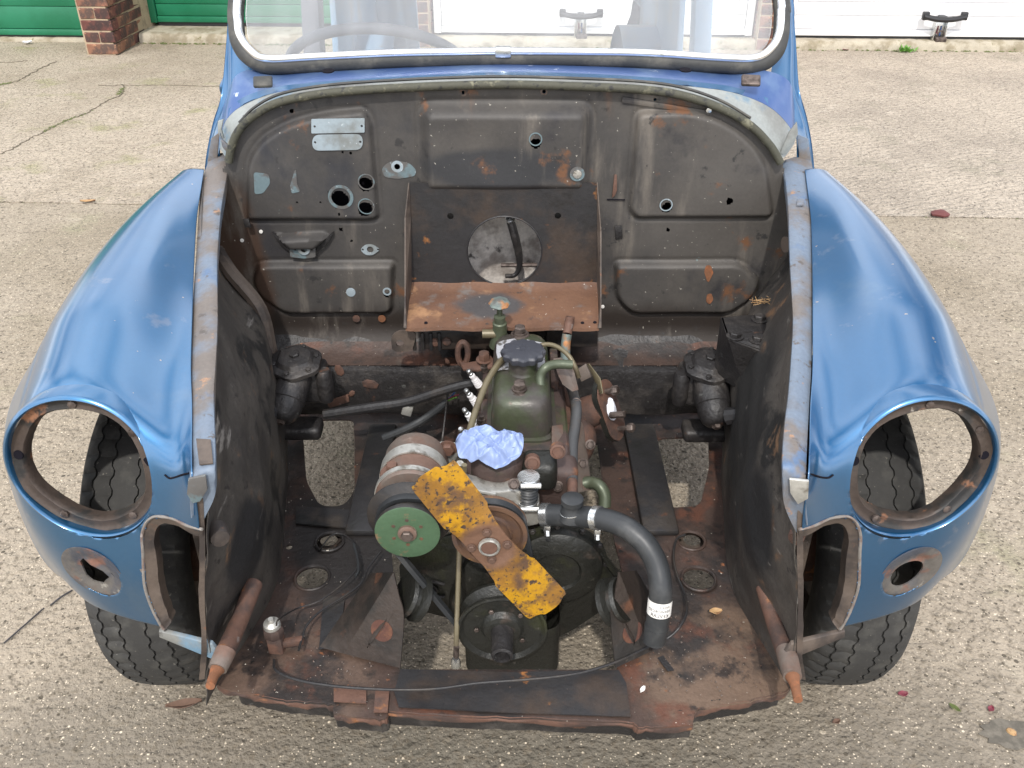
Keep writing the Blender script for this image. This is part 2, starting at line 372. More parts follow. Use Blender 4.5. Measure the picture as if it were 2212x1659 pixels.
M['lampp'] = material('bare_primer_ring', (.22, .20, .18), .6, .1, [((.16, .10, .08), 26, .48, .62, 6), ((.42, .36, .33), 50, .62, .70, 5), ((.12, .16, .22), 18, .62, .72, 5)], [(80, .35, 6)], tint=.25)
M['sideplate'] = material('bare_sidelight_plate', (.12, .108, .095), .6, .1, [((.055, .06, .075), 9, .46, .60, 6), ((.17, .085, .06), 26, .50, .64, 6), ((.26, .24, .21), 40, .62, .72, 5)], [(80, .4, 6)], tint=.3)
M['tyre'] = material('dusty_tyre_rubber', (.042, .041, .039), .68, 0, [((.062, .060, .055), 24, .50, .66, 5), ((.15, .14, .12), 160, .68, .75, 2)], [(60, .2, 5), (300, .3, 2)], spec=.35, tint=.2)
M['brown'] = material('brown_arch_steel', (.115, .088, .070), .6, .1, [((.045, .036, .032), 10, .45, .62, 6), ((.17, .08, .045), 22, .64, .73, 5)], [(40, .2, 5)], tint=.2)
M['glove'] = material('pale_blue_nitrile_glove', (.23, .30, .50), .42, 0, [((.09, .12, .22), 40, .62, .68, 6), ((.05, .06, .08), 70, .68, .72, 4)], [(60, .15, 4)])
M['whiterag'] = material('white_rag', (.78, .79, .84), .7, 0, (), [(90, .2, 4)])
M['white'] = material('white_ceramic', (.82, .80, .80), .3)
M['white'].node_tree.nodes['Principled BSDF'].inputs['Coat Weight'].default_value = .3
M['label'] = material('paper_label', (.72, .70, .66), .55, 0, [((.45, .42, .40), 60, .60, .70, 5)], tint=.1)
M['oldlabel'] = material('worn_silver_label', (.46, .46, .48), .45, .3, [((.13, .12, .11), 60, .50, .60, 6)], tint=.15)
M['ink'] = material('black_ink', (.012, .011, .015), .9, spec=.05)
M['cap'] = material('black_plastic_cap', (.040, .042, .052), .38, 0, [((.075, .075, .085), 30, .5, .7, 4)], [(90, .1, 3)])
M['yellow'] = material('yellow_petal', (.85, .78, .08), .6)
M['straw'] = material('dry_straw', (.42, .26, .12), .7, 0, [((.25, .13, .06), 60, .5, .6, 3)], tint=.3)
M['redleaf'] = material('crimson_leaf', (.17, .025, .04), .6, tint=.2)
M['redstone'] = material('dark_red_stone', (.13, .038, .035), .7, 0, (), [(60, .4, 5)], tint=.25)
M['weed'] = material('weed_green', (.13, .30, .05), .6, tint=.3)
M['moss'] = material('moss', (.085, .11, .03), .9, 0, [((.19, .17, .09), 60, .5, .62, 5)], [(120, .8, 5)], tint=.4)
M['crack'] = material('dark_joint_dirt', (.12, .10, .07), .95, 0, [((.11, .13, .05), 9, .55, .68, 6)], [(120, .6, 5)], tint=.3)
M['twig'] = material('dark_twig', (.045, .042, .045), .7, tint=.2)
M['leaf'] = material('brown_leaf', (.13, .075, .05), .8, tint=.3)
M['white_paint'] = material('white_door_paint', (.86, .86, .87), .38, 0, [((.80, .80, .80), 3, .5, .7, 3)])
M['green_paint'] = material('green_door_paint', (.010, .150, .070), .42, 0, [((.016, .18, .09), 3, .45, .65, 4), ((.08, .22, .13), 90, .72, .76, 3)], [(20, .05, 3)], tint=.06)
M['blackplastic'] = material('black_plastic', (.02, .02, .022), .4)
M['brick'] = material('red_brown_brick', (.20, .085, .058), .85, 0, [((.075, .045, .038), 9, .46, .60, 5), ((.30, .14, .09), 30, .56, .68, 5), ((.34, .27, .21), 60, .68, .76, 4)], [(60, .5, 5), (260, .4, 3)], rnd=.7, tint=.3)
M['mortar'] = material('sandy_mortar', (.40, .31, .21), .95, 0, [((.26, .20, .14), 16, .5, .65, 5)], [(160, .6, 5)], tint=.25)
M['step'] = material('weathered_concrete_step', (.40, .355, .275), .9, 0, [((.26, .22, .15), 8, .46, .62, 6), ((.14, .13, .06), 14, .62, .70, 6)], [(60, .4, 6), (260, .5, 3)], tint=.3)

def concrete(name, base, dark, light, ribs=0.0, speck=1.0, rot=0.0, dirt=(.25, .22, .15), extra=()):
    m = material(name, base, .88, 0, [(dark, 1.1, .42, .66, 7), (dirt, 3.1, .56, .72, 7), (light, 6, .58, .74, 6)] + list(extra) + [(tuple(q * .62 for q in dark), 60, .50, .68, 6), (tuple(q * .5 for q in dark), 26, .60, .74, 6), (tuple(q * 1.2 for q in light), 38, .64, .76, 5)], (), coords='World', tint=.26)
    nt = m.node_tree; L = nt.links; b = nt.nodes['Principled BSDF']; src = b.inputs['Base Color'].links[0].from_socket
    g = nt.nodes.new('ShaderNodeNewGeometry')
    def vor(sc, thr, c, src, seed):
        mp = nt.nodes.new('ShaderNodeMapping'); mp.inputs['Location'].default_value = (seed, seed * 2, 0)
        v = nt.nodes.new('ShaderNodeTexVoronoi'); v.inputs['Scale'].default_value = sc; v.inputs['Randomness'].default_value = 1
        L.new(g.outputs['Position'], mp.inputs[0]); L.new(mp.outputs[0], v.inputs['Vector'])
        sep = nt.nodes.new('ShaderNodeSeparateColor'); L.new(v.outputs['Color'], sep.inputs[0])
        mm = nt.nodes.new('ShaderNodeMath'); mm.operation = 'MULTIPLY'; mm.inputs[1].default_value = thr; L.new(sep.outputs[0], mm.inputs[0])
        lt = nt.nodes.new('ShaderNodeMath'); lt.operation = 'LESS_THAN'; L.new(v.outputs['Distance'], lt.inputs[0]); L.new(mm.outputs[0], lt.inputs[1])
        s2 = nt.nodes.new('ShaderNodeMath'); s2.operation = 'GREATER_THAN'; s2.inputs[1].default_value = .60; L.new(sep.outputs[1], s2.inputs[0])
        f = nt.nodes.new('ShaderNodeMath'); f.operation = 'MULTIPLY'; L.new(lt.outputs[0], f.inputs[0]); L.new(s2.outputs[0], f.inputs[1])
        x = nt.nodes.new('ShaderNodeMix'); x.data_type = 'RGBA'; x.inputs['B'].default_value = rgb(*c)
        L.new(f.outputs[0], x.inputs['Factor']); L.new(src, x.inputs['A']); return x.outputs['Result']
    if speck:
        src = vor(95, .24 * speck, tuple(q * 1.6 for q in light), src, 3.1)
        src = vor(210, .34 * speck, tuple(q * 1.5 for q in light), src, 9.1)
        src = vor(150, .36 * speck, tuple(q * .42 for q in dark), src, 1.7)
        src = vor(60, .28 * speck, tuple(q * .38 for q in dark), src, 5.3)
    L.new(src, b.inputs['Base Color'])
    mp = nt.nodes.new('ShaderNodeMapping'); mp.inputs['Rotation'].default_value = (0, 0, rot); L.new(g.outputs['Position'], mp.inputs[0])
    n1 = nt.nodes.new('ShaderNodeTexNoise'); n1.inputs['Scale'].default_value = 120; n1.inputs['Detail'].default_value = 6; L.new(g.outputs['Position'], n1.inputs['Vector'])
    b1 = nt.nodes.new('ShaderNodeBump'); b1.inputs['Strength'].default_value = .9; b1.inputs['Distance'].default_value = .006; L.new(n1.outputs[0], b1.inputs['Height'])
    n3 = nt.nodes.new('ShaderNodeTexNoise'); n3.inputs['Scale'].default_value = 70; n3.inputs['Detail'].default_value = 5; L.new(g.outputs['Position'], n3.inputs['Vector'])
    b3 = nt.nodes.new('ShaderNodeBump'); b3.inputs['Strength'].default_value = .9 if ribs > .3 else .55; b3.inputs['Distance'].default_value = .014; L.new(n3.outputs[0], b3.inputs['Height']); L.new(b1.outputs[0], b3.inputs['Normal'])
    last = b3
    if ribs:
        wv = nt.nodes.new('ShaderNodeTexWave'); wv.inputs['Scale'].default_value = 7.5; wv.inputs['Distortion'].default_value = 9.0; wv.inputs['Detail'].default_value = 4; wv.inputs['Detail Scale'].default_value = 2.2
        L.new(mp.outputs[0], wv.inputs['Vector'])
        b2 = nt.nodes.new('ShaderNodeBump'); b2.inputs['Strength'].default_value = ribs; b2.inputs['Distance'].default_value = .012
        L.new(wv.outputs['Fac'], b2.inputs['Height']); L.new(b3.outputs[0], b2.inputs['Normal']); last = b2
    L.new(last.outputs[0], b.inputs['Normal'])
    return m
M['slab_near'] = concrete('worn_tan_slab_painted_shade', (.350, .292, .222), (.275, .226, .162), (.41, .350, .265), 0.18, 1.0, 0.8, (.29, .26, .17), [('at', (.200, .170, .130), (-.05, .35, 0), 1.25, .75, (.75, 1.15, 1)), ('at', (.150, .132, .102), (.1, .6, 0), .8, .9, (.8, 1.6, 1))])  # both darker patches put the foreground shade into the slab's colour
M['slab_left'] = concrete('ribbed_tan_slab', (.455, .38, .295), (.36, .295, .22), (.51, .43, .34), .55, .9, 0.45, (.33, .30, .17))
M['slab_right'] = concrete('ribbed_grey_slab', (.45, .38, .30), (.345, .29, .23), (.51, .44, .355), .55, 1.0, 1.15, (.32, .28, .21))
M['slab_far'] = concrete('far_tan_slab', (.42, .355, .265), (.36, .30, .225), (.48, .41, .315), .35, .7, .5, (.34, .28, .17))

def glass_mat():
    m = bpy.data.materials.new('dusty_windscreen_glass'); m.use_nodes = True; nt = m.node_tree; L = nt.links
    for n in list(nt.nodes):
        if n.type != 'OUTPUT_MATERIAL': nt.nodes.remove(n)
    out = [n for n in nt.nodes if n.type == 'OUTPUT_MATERIAL'][0]
    tr = nt.nodes.new('ShaderNodeBsdfTransparent'); tr.inputs[0].default_value = (.93, .95, .95, 1)
    gl = nt.nodes.new('ShaderNodeBsdfGlossy'); gl.inputs['Roughness'].default_value = .03
    df = nt.nodes.new('ShaderNodeBsdfDiffuse'); df.inputs[0].default_value = (.80, .80, .82, 1)
    fr = nt.nodes.new('ShaderNodeFresnel'); fr.inputs[0].default_value = 1.45
    m1 = nt.nodes.new('ShaderNodeMixShader'); m2 = nt.nodes.new('ShaderNodeMixShader')
    tc = nt.nodes.new('ShaderNodeTexCoord'); nz = nt.nodes.new('ShaderNodeTexNoise'); nz.inputs['Scale'].default_value = 3.0; nz.inputs['Detail'].default_value = 6
    mp = nt.nodes.new('ShaderNodeMapping'); mp.inputs['Scale'].default_value = (3, .6, .6); L.new(tc.outputs['Object'], mp.inputs[0]); L.new(mp.outputs[0], nz.inputs['Vector'])
    r = nt.nodes.new('ShaderNodeMapRange'); r.inputs[1].default_value = .3; r.inputs[2].default_value = .75; r.inputs[3].default_value = .06; r.inputs[4].default_value = .20
    L.new(nz.outputs[0], r.inputs[0]); L.new(fr.outputs[0], m1.inputs[0]); L.new(tr.outputs[0], m1.inputs[1]); L.new(gl.outputs[0], m1.inputs[2])
    L.new(r.outputs[0], m2.inputs[0]); L.new(m1.outputs[0], m2.inputs[1]); L.new(df.outputs[0], m2.inputs[2]); L.new(m2.outputs[0], out.inputs[0])
    return m
M['glass'] = glass_mat()
for mm_ in bpy.data.materials:
    if '_' in mm_: del mm_['_']
# ------------------------------------------------------------------ ground
SK = -0.0437                                     # garages and slab joints run slightly askew to the view
def jl(y0, x): return y0 + SK * x
gb = MB().plate([(-300, -300), (300, -300), (300, 300), (-300, 300)], (), (0, 0, -.035), (1, 0, 0), (0, 1, 0), .02)
ground = gb.build('ground', M['step'], None, smooth=0); ground['kind'] = 'structure'
def slab(x0, x1, ya, yb, m, seed, label=None):
    r = random.Random(seed); pts = []
    n = 46
    for i in range(n + 1):
        x = x0 + (x1 - x0) * i / n; pts.append((x, jl(ya, x) + r.uniform(-.003, .003)))
    for i in range(n + 1):
        x = x1 - (x1 - x0) * i / n; pts.append((x, jl(yb, x) + r.uniform(-.003, .003)))
    return MB().plate(pts, (), (0, 0, 0), (1, 0, 0), (0, 1, 0), .034).build('concrete_slab', m, ground, label, smooth=20)
M['stain'] = material('oil_stain', (.105, .092, .072), .8, 0, [((.16, .14, .11), 40, .42, .6, 5)], tint=.3)
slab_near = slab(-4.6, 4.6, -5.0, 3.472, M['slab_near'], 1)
slab_mid = slab(-4.6, .06, 3.485, 7.6, M['slab_left'], 2)
slab_right = slab(.07, 4.6, 3.485, 7.6, M['slab_right'], 3)
for a, b, k in ((-9.4, -4.615, 4), (4.615, 9.4, 5)):
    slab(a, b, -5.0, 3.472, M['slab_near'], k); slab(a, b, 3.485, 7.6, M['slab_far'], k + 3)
def crack(pts, wd, seed, z=.0022, sub=7):
    r = random.Random(seed); P = catmull([(p.x, p.y, 0) for p in pts], sub); a = []; b = []
    for i, p in enumerate(P):
        t = (P[min(i + 1, len(P) - 1)] - P[max(0, i - 1)]).normalized(); n = Vector((-t.y, t.x, 0))
        q = p + n * r.uniform(-wd, wd) * 1.6; h = wd * r.uniform(.25, 1.1); a.append((q + n * h).to_2d()); b.append((q - n * h).to_2d())
    return MB().plate([tuple(q) for q in a + b[::-1]], (), (0, 0, z), (1, 0, 0), (0, 1, 0), .003).build('crack', M['crack'], slab_mid, smooth=0)
crack(atl([(-40, 345), (20, 325), (60, 302), (95, 285), (140, 262), (190, 243), (232, 218), (262, 205), (268, 190), (262, 183)], z=0), .0045, 5, sub=12)
crack(atl([(212, 184), (240, 186), (262, 184), (300, 185), (360, 184), (420, 186), (480, 187)], z=0), .004, 6, sub=12)
crack(atl([(0, 183), (30, 178), (55, 166), (85, 150), (120, 133)], z=0), .006, 7, sub=10)
crack(atl([(-20, 134), (20, 135), (60, 131)], z=0), .006, 9, sub=10)
# moss along the joint and cracks (nobody could count it)
mm = MB(); rr = random.Random(3)
def tuft(x, y, s, z=0.0):
    n = 5; mm.add([(x + s * rr.uniform(.6, 1.2) * math.cos(k * 6.283 / n), y + .6 * s * rr.uniform(.6, 1.2) * math.sin(k * 6.283 / n), z + .001) for k in range(n)] + [(x, y, z + s * .55)],
                  [(k, (k + 1) % n, n) for k in range(n)])
for i in range(900):
    x = rr.uniform(-4.4, -.7) if rr.random() < .62 else rr.uniform(.8, 4.4)
    if rr.random() < (.25 + .75 * (math.sin(x * 7) > -.2)): tuft(x, jl(3.479, x) + rr.gauss(0, .006), rr.uniform(.003, .010), -.006)
for seg in (atl([(95, 285), (140, 262), (190, 243)], z=0), atl([(0, 183), (20, 180)], z=0), atl([(255, 205), (266, 190)], z=0)):
    for i in range(60):
        a = rr.random() * (len(seg) - 1); k = int(a); q = seg[k].lerp(seg[k + 1], a - k)
        tuft(q.x + rr.gauss(0, .008), q.y + rr.gauss(0, .012), rr.uniform(.004, .010))
for i in range(900):
    x = rr.uniform(-2.7, 4.5)
    if -.5 < x < 1.9 and rr.random() < .4: continue
    tuft(x, jl(6.585, x) + rr.gauss(0, .015), rr.uniform(.006, .018))
o = mm.build('moss', M['moss'], None, smooth=0); o['kind'] = 'stuff'

# ------------------------------------------------------------------ garages
RZ = math.atan(SK)
def G(x, d, z): return Vector((x, jl(6.60, x) + d, z))
def gbox(mb, x0, x1, d0, d1, z0, z1, bev=.004):
    c = G((x0 + x1) / 2, (d0 + d1) / 2, (z0 + z1) / 2); return mb.box(c, (x1 - x0, d1 - d0, z1 - z0), (0, 0, RZ), bev)
def rough_step(x0, x1, d0, d1, z1, seed, name='doorstep', label=None, cat='doorstep'):
    r = random.Random(seed); n = 60; rows = []
    for (d, z) in ((d0 - .004, -.02), (d0, z1 * .45), (d0 + .012, z1 * .9), (d0 + .03, z1), ((d0 + d1) / 2, z1), (d1, z1)):
        rows.append([G(x0 + (x1 - x0) * i / n, d + r.uniform(-.004, .004), z + r.uniform(-.002, .002)) for i in range(n + 1)])
    o = MB().grid(rows, smooth=False).build(name, M['step'], None, smooth=60); return tag(o, label, cat)
def door(x0, x1, d, z0, z1, mat, pitch, name, label, group, frame=.06, handle=None, slat_gap=.003):
    t = thing(name, label, 'garage door', G((x0 + x1) / 2, d, z0), group)
    f = MB(); gbox(f, x0, x0 + frame, d - .02, d + .06, z0, z1); gbox(f, x1 - frame, x1, d - .02, d + .06, z0, z1)
    gbox(f, x0 + frame, x1 - frame, d - .018, d + .05, z1 - frame, z1); f.build('door_frame', mat, t)
    b = MB(); gbox(b, x0 + frame + .001, x1 - frame - .001, d - .012, d + .03, z0 + .004, z0 + .045); b.build('bottom_rail', mat, t)
    bk = MB(); gbox(bk, x0 + frame, x1 - frame, d + .022, d + .035, z0 + .05, z1 - frame - .002, 0); bk.build('backing_sheet', mat, t)
    wd = x1 - x0 - 2 * frame - .008; hh = pitch - slat_gap; n = int((z1 - z0 - .045 - frame) / pitch)
    me = MB().box((0, 0, hh / 2), (wd, .022, hh), None, .0035).mesh('slat'); me.materials.append(mat)
    for k in range(n):
        s = bpy.data.objects.new('slat', me); SC.collection.objects.link(s); s.parent = t
        s.location = (0, .006, .048 + k * pitch); s.rotation_euler = (0, 0, RZ)
    sh = MB(); gbox(sh, x0 + frame, x1 - frame, d + .0, d + .012, z0 - .022, z0 + .002, 0); sh.build('bottom_seal', M['blackplastic'], t)
    if handle:
        hx, hz = handle; c = G(hx, d, 0)
        h = MB()
        h.tube([G(hx - .14, d - .075, hz + .012), G(hx - .05, d - .085, hz - .004), G(hx + .05, d - .085, hz - .004), G(hx + .14, d - .075, hz + .012)], .018, 10)
        gbox(h, hx - .15, hx - .105, d - .085, d - .05, hz - .012, hz + .042, .008); gbox(h, hx + .105, hx + .15, d - .085, d - .05, hz - .012, hz + .042, .008)
        gbox(h, hx - .022, hx + .022, d - .07, d - .003, hz - .012, hz + .012, .004)
        hd = h.build('handle', M['blackplastic'], t)
        p = MB(); gbox(p, hx - .042, hx - .034, d - .06, d - .004, z0 - .01, hz - .02, .002); gbox(p, hx + .034, hx + .042, d - .06, d - .004, z0 - .01, hz - .02, .002)
        gbox(p, hx - .0335, hx + .0335, d - .03, d - .020, z0 + .002, hz - .015, .002); p.build('lock_bracket', M['bright'], t)
        k = MB(); gbox(k, hx - .03, hx + .045, d - .085, d - .05, .045, .085, .006); k.tube([G(hx - .018, d - .068, .082), G(hx - .018, d - .068, .11), G(hx, d - .068, .125), G(hx + .02, d - .068, .11), G(hx + .02, d - .068, .082)], .005, 8)
        k.build('padlock', M['bolt'], t)
        q = MB(); gbox(q, hx - .016, hx - .008, d - .0335, d - .0305, .10, .15, 0); q.build('red_mark', M['redleaf'], t)
        q = MB(); gbox(q, hx + .004, hx + .014, d - .0335, d - .0305, .085, .15, 0); q.build('blue_mark', M['paintworn'], t)
    return t
ZT = 2.02
door(1.895, 4.30, .085, .072, ZT, M['white_paint'], .088, 'garage_door', 'white slatted garage door in the open to the right of the car, black bar handle in full view', 'white garage doors', .05, (2.925, .205))
door(-.545, 1.665, .085, .072, ZT, M['white_paint'], .088, 'garage_door', 'white slatted garage door seen through the windscreen behind the car', 'white garage doors', .05, (.475, .205))
door(-2.64, -.70, .30, .085, ZT, M['green_paint'], .082, 'garage_door', 'green slatted garage door between two brick piers, just left of the car', 'green garage doors', .05)
door(-5.20, -2.86, .05, .035, ZT, M['green_paint'], .150, 'garage_door', 'green garage door with broad slats at the far left, beyond the brick pier', 'green garage doors', .02)
rough_step(1.95, 4.60, -.02, .14, .058, 1, label='low mossy concrete doorstep under the white door right of the car')
rough_step(-.55, 1.95, -.02, .14, .058, 2, label='low concrete doorstep under the white door seen through the windscreen')
rough_step(-2.64, -.62, .0, .42, .062, 3, label='deep concrete doorstep with crumbling front under the green door between piers')
rough_step(-5.2, -2.86, .012, .12, .026, 4, label='thin concrete strip under the far left green door')

def brick_mesh(wd, dp, ht, seed):
    r = random.Random(seed); bm = bmesh.new(); bmesh.ops.create_cube(bm, size=1.0)
    for v in bm.verts: v.co = Vector((v.co.x * wd, v.co.y * dp, v.co.z * ht))
    bmesh.ops.bevel(bm, geom=list(bm.edges), offset=.0045, segments=1, affect='EDGES')
    for v in bm.verts: v.co += Vector((r.uniform(-1, 1), r.uniform(-1, 1), r.uniform(-1, 1))) * .0016
    me = bpy.data.meshes.new('brick'); bm.to_mesh(me); bm.free(); me.materials.append(M['brick']); return me
BR = {(w_, k): brick_mesh(w_, .102, .065, k + int(w_ * 1000)) for w_ in (.205, .097, .150) for k in range(3)}
def pier(x0, x1, d0, d1, label, seed, zt=ZT + .02):
    t = thing('brick_pier', label, 'brick pier', G((x0 + x1) / 2, (d0 + d1) / 2, 0), 'brick piers between the garage doors')
    r = random.Random(seed); mo = MB(); gbox(mo, x0 + .006, x1 - .006, d0 + .006, d1, -.02, zt, 0); mo.build('mortar', M['mortar'], t)
    bx = t.location; n = int(zt / .075)
    def put(px_, dd, z, key, along):
        o = bpy.data.objects.new('brick', BR[key]); SC.collection.objects.link(o); o.parent = t
        p = G(px_, dd, z) - bx; o.location = p + Vector((0, r.uniform(-.0015, .0015), 0))
        o.rotation_euler = (r.uniform(-.008, .008), r.uniform(-.006, .006), RZ + (math.pi / 2 if along else 0) + r.uniform(-.006, .006))
    W = x1 - x0
    for k in range(n):
        z = .0375 + k * .075
        if W > .15:
            if k % 2:
                put(x0 + .0515, d0 + .051, z, (.097, r.randrange(3)), False); put(x1 - .0515, d0 + .051, z, (.097, r.randrange(3)), False)
            else: put((x0 + x1) / 2, d0 + .051, z, (.205, r.randrange(3)), False)
        else: put((x0 + x1) / 2, d0 + .051, z, (.097, r.randrange(3)), False)
        # the flank that looks towards the car
        for side in ((x1 - .0505,) if x1 < 0 else (x0 + .0505,)):
            dd = d0 + .112
            first = True
            while dd < d1 - .06:
                l = .205 if dd + .215 < d1 else .097
                if first and k % 2: l = .097
                put(side, dd + l / 2, z, (l, r.randrange(3)), True); dd += l + .010; first = False
    return t
pier(-2.850, -2.645, -.395, .34, 'brick pier standing between the two green garage doors', 1)
pier(-.69, -.555, -.06, .35, 'narrow brick pier seen through the windscreen between green and white doors', 2)
pier(1.675, 1.885, -.06, .35, 'brick pier between the two white garage doors, behind the right windscreen pillar', 3)
# fascia and flat roof over the garages (above the frame)
f = MB(); gbox(f, -5.2, 4.6, -.42, .42, ZT + .03, ZT + .30, .01); tag(f.build('garage_fascia', M['white_paint']), 'white fascia board running above the garage doors', 'fascia')
f = MB(); gbox(f, -5.2, 4.6, .43, 5.6, ZT + .10, ZT + .26, .01); tag(f.build('garage_roof', M['step']), 'flat concrete roof over the row of garages', 'roof')
f = MB(); gbox(f, -5.2, 4.6, .44, .60, -.02, ZT + .09, 0); tag(f.build('garage_back_wall', M['mortar']), 'plain wall closing the garages behind their doors', 'wall')

# ------------------------------------------------------------------ small things on the ground
def leafmesh(L, W, curl, seed, n=7):
    r = random.Random(seed); a = []; 
    rows = []
    for j in (-1, -.5, 0, .5, 1):
        rows.append([(L * (i / n - .5), j * W * .5 * math.sin(math.pi * min(.97, max(.04, i / n))) ** .8, curl * (abs(j) + (i / n - .5) ** 2 * 2) + r.uniform(0, .15) * curl) for i in range(n + 1)])
    return MB().grid(rows, smooth=False)
def litter(name, mesh, mat, px, py, rz, label, cat, z=.003, plane=None, sc=1.0, group=None):
    p = at(px, py, z=z) if plane is None else at(px, py, pl=plane)
    o = mesh.build(name, mat, None, smooth=60, thick=.0008); o.location = p; o.rotation_euler = (0, 0, rz); o.scale = (sc,) * 3
    return tag(o, label, cat, group)
st = MB().lathe((0, 0, 0), (0, 0, 1), [(.02, 0), (.05, .008), (.052, .02), (.03, .034), (.01, .038)], 11, wob=lambda a: 1 + .12 * math.sin(3 * a) + .08 * math.sin(5 * a + 1))
s_ = st.build('stone', M['redstone']); s_.scale = (.72, .6, .6); s_.location = at(2030, 466, z=.0); tag(s_, 'dark red stone lying on the slab joint right of the car', 'stone')
litter('twig', MB().tube([(-.03, -.06, 0), (0, 0, .003), (.03, .075, .001)], .0016, 6), M['twig'], 50, 1355, .03, 'thin dark straight twig on the ground at the far left', 'twig', sc=.66)
litter('twig', MB().tube([(-.012, -.02, 0), (.0, .0, .002), (.014, .022, 0)], .0010, 6), M['twig'], 131, 1292, 0, 'short dark twig just below the left wing', 'twig')
litter('leaf', leafmesh(.062, .02, .006, 1), M['leaf'], 398, 1524, .2, 'dry brown leaf in front of the left tyre', 'leaf', z=.004)
litter('leaf', leafmesh(.02, .014, .003, 2), M['redleaf'], 2140, 1532, .8, 'small crimson leaf scrap at the lower right', 'leaf', z=.003, sc=.75)
litter('leaf', leafmesh(.03, .016, .003, 3), M['moss'], 2062, 1530, -.9, 'small green leaf near the lower right corner', 'leaf', z=.003, sc=.7)
litter('leaf', leafmesh(.018, .012, .003, 4), M['redleaf'], 1950, 1500, .1, 'tiny red leaf scrap in front of the right tyre', 'leaf', z=.003)
litter('leaf', leafmesh(.015, .010, .003, 6), M['leaf'], 1806, 1560, .4, 'tiny brown leaf crumb below the right bumper iron', 'leaf', z=.003)
litter('leaf', leafmesh(.06, .024, .006, 7), M['straw'], 190, 436, .1, 'small pale leaf lying on the slab joint at the left', 'leaf', z=.004)
litter('leaf', leafmesh(.05, .035, .004, 8), M['redleaf'], 1827, 107, .4, 'red leaf on the doorstep edge right of the car', 'leaf', z=.006)
litter('paper_scrap', leafmesh(.06, .05, .012, 9), M['whiterag'], 60, 94, .3, 'white paper scrap by the far left green door', 'paper scrap', z=.006)
st2 = MB().lathe((0, 0, 0), (0, 0, 1), [(.01, 0), (.016, .004), (.014, .010), (.004, .013)], 9, wob=lambda a: 1 + .15 * math.sin(2 * a))
s_ = st2.build('stone', M['straw']); s_.scale = (.5, .5, .5); s_.location = at(2184, 1583, z=0); tag(s_, 'pale pebble on the dark stain at the lower right corner', 'stone')
oil = MB().plate([(q[0] * (1 + .12 * math.sin(3 * i)), q[1] * (1 + .1 * math.cos(2 * i))) for i, q in enumerate(circ(0, 0, .052, 22, .03))], (), at(2186, 1585, z=.0022), (1, 0, 0), (0, 1, 0), .002)
oil.build('oil_stain', M['stain'], slab_near, smooth=0)
def weed(px, py, n, s, label, seed):
    r = random.Random(seed); base = at(px, py, z=0); m_ = MB()
    for i in range(n):
        a = r.uniform(0, 6.28); L = s * r.uniform(.5, 1); el = r.uniform(.3, 1.2); d = Vector((math.cos(a) * math.cos(el), math.sin(a) * math.cos(el), math.sin(el))); sd_ = frame(d)[0] * L * .16
        b = base + Vector((r.gauss(0, s * .5), r.gauss(0, s * .2), 0)); m_.add([b, b + d * L * .5 + sd_, b + d * L, b + d * L * .5 - sd_], [(0, 1, 2, 3)])
    tag(m_.build('weed', M['weed'], None, smooth=0), label, 'weed', 'weeds at the doorstep')
weed(1955, 112, 70, .055, 'bright green weed tuft at the foot of the doorstep, nearer the car', 1)
weed(2195, 110, 40, .05, 'small green weed at the doorstep on the right edge of the photo', 2)
# ================================================================== the car
XC = -.014; CARY = 1.8
car = thing('car', 'blue vintage saloon without bonnet or front panel, engine bay open and rusty', 'car', (0, CARY, 0))
def mir(p, s): return Vector((XC + s * p[0], p[1], p[2]))

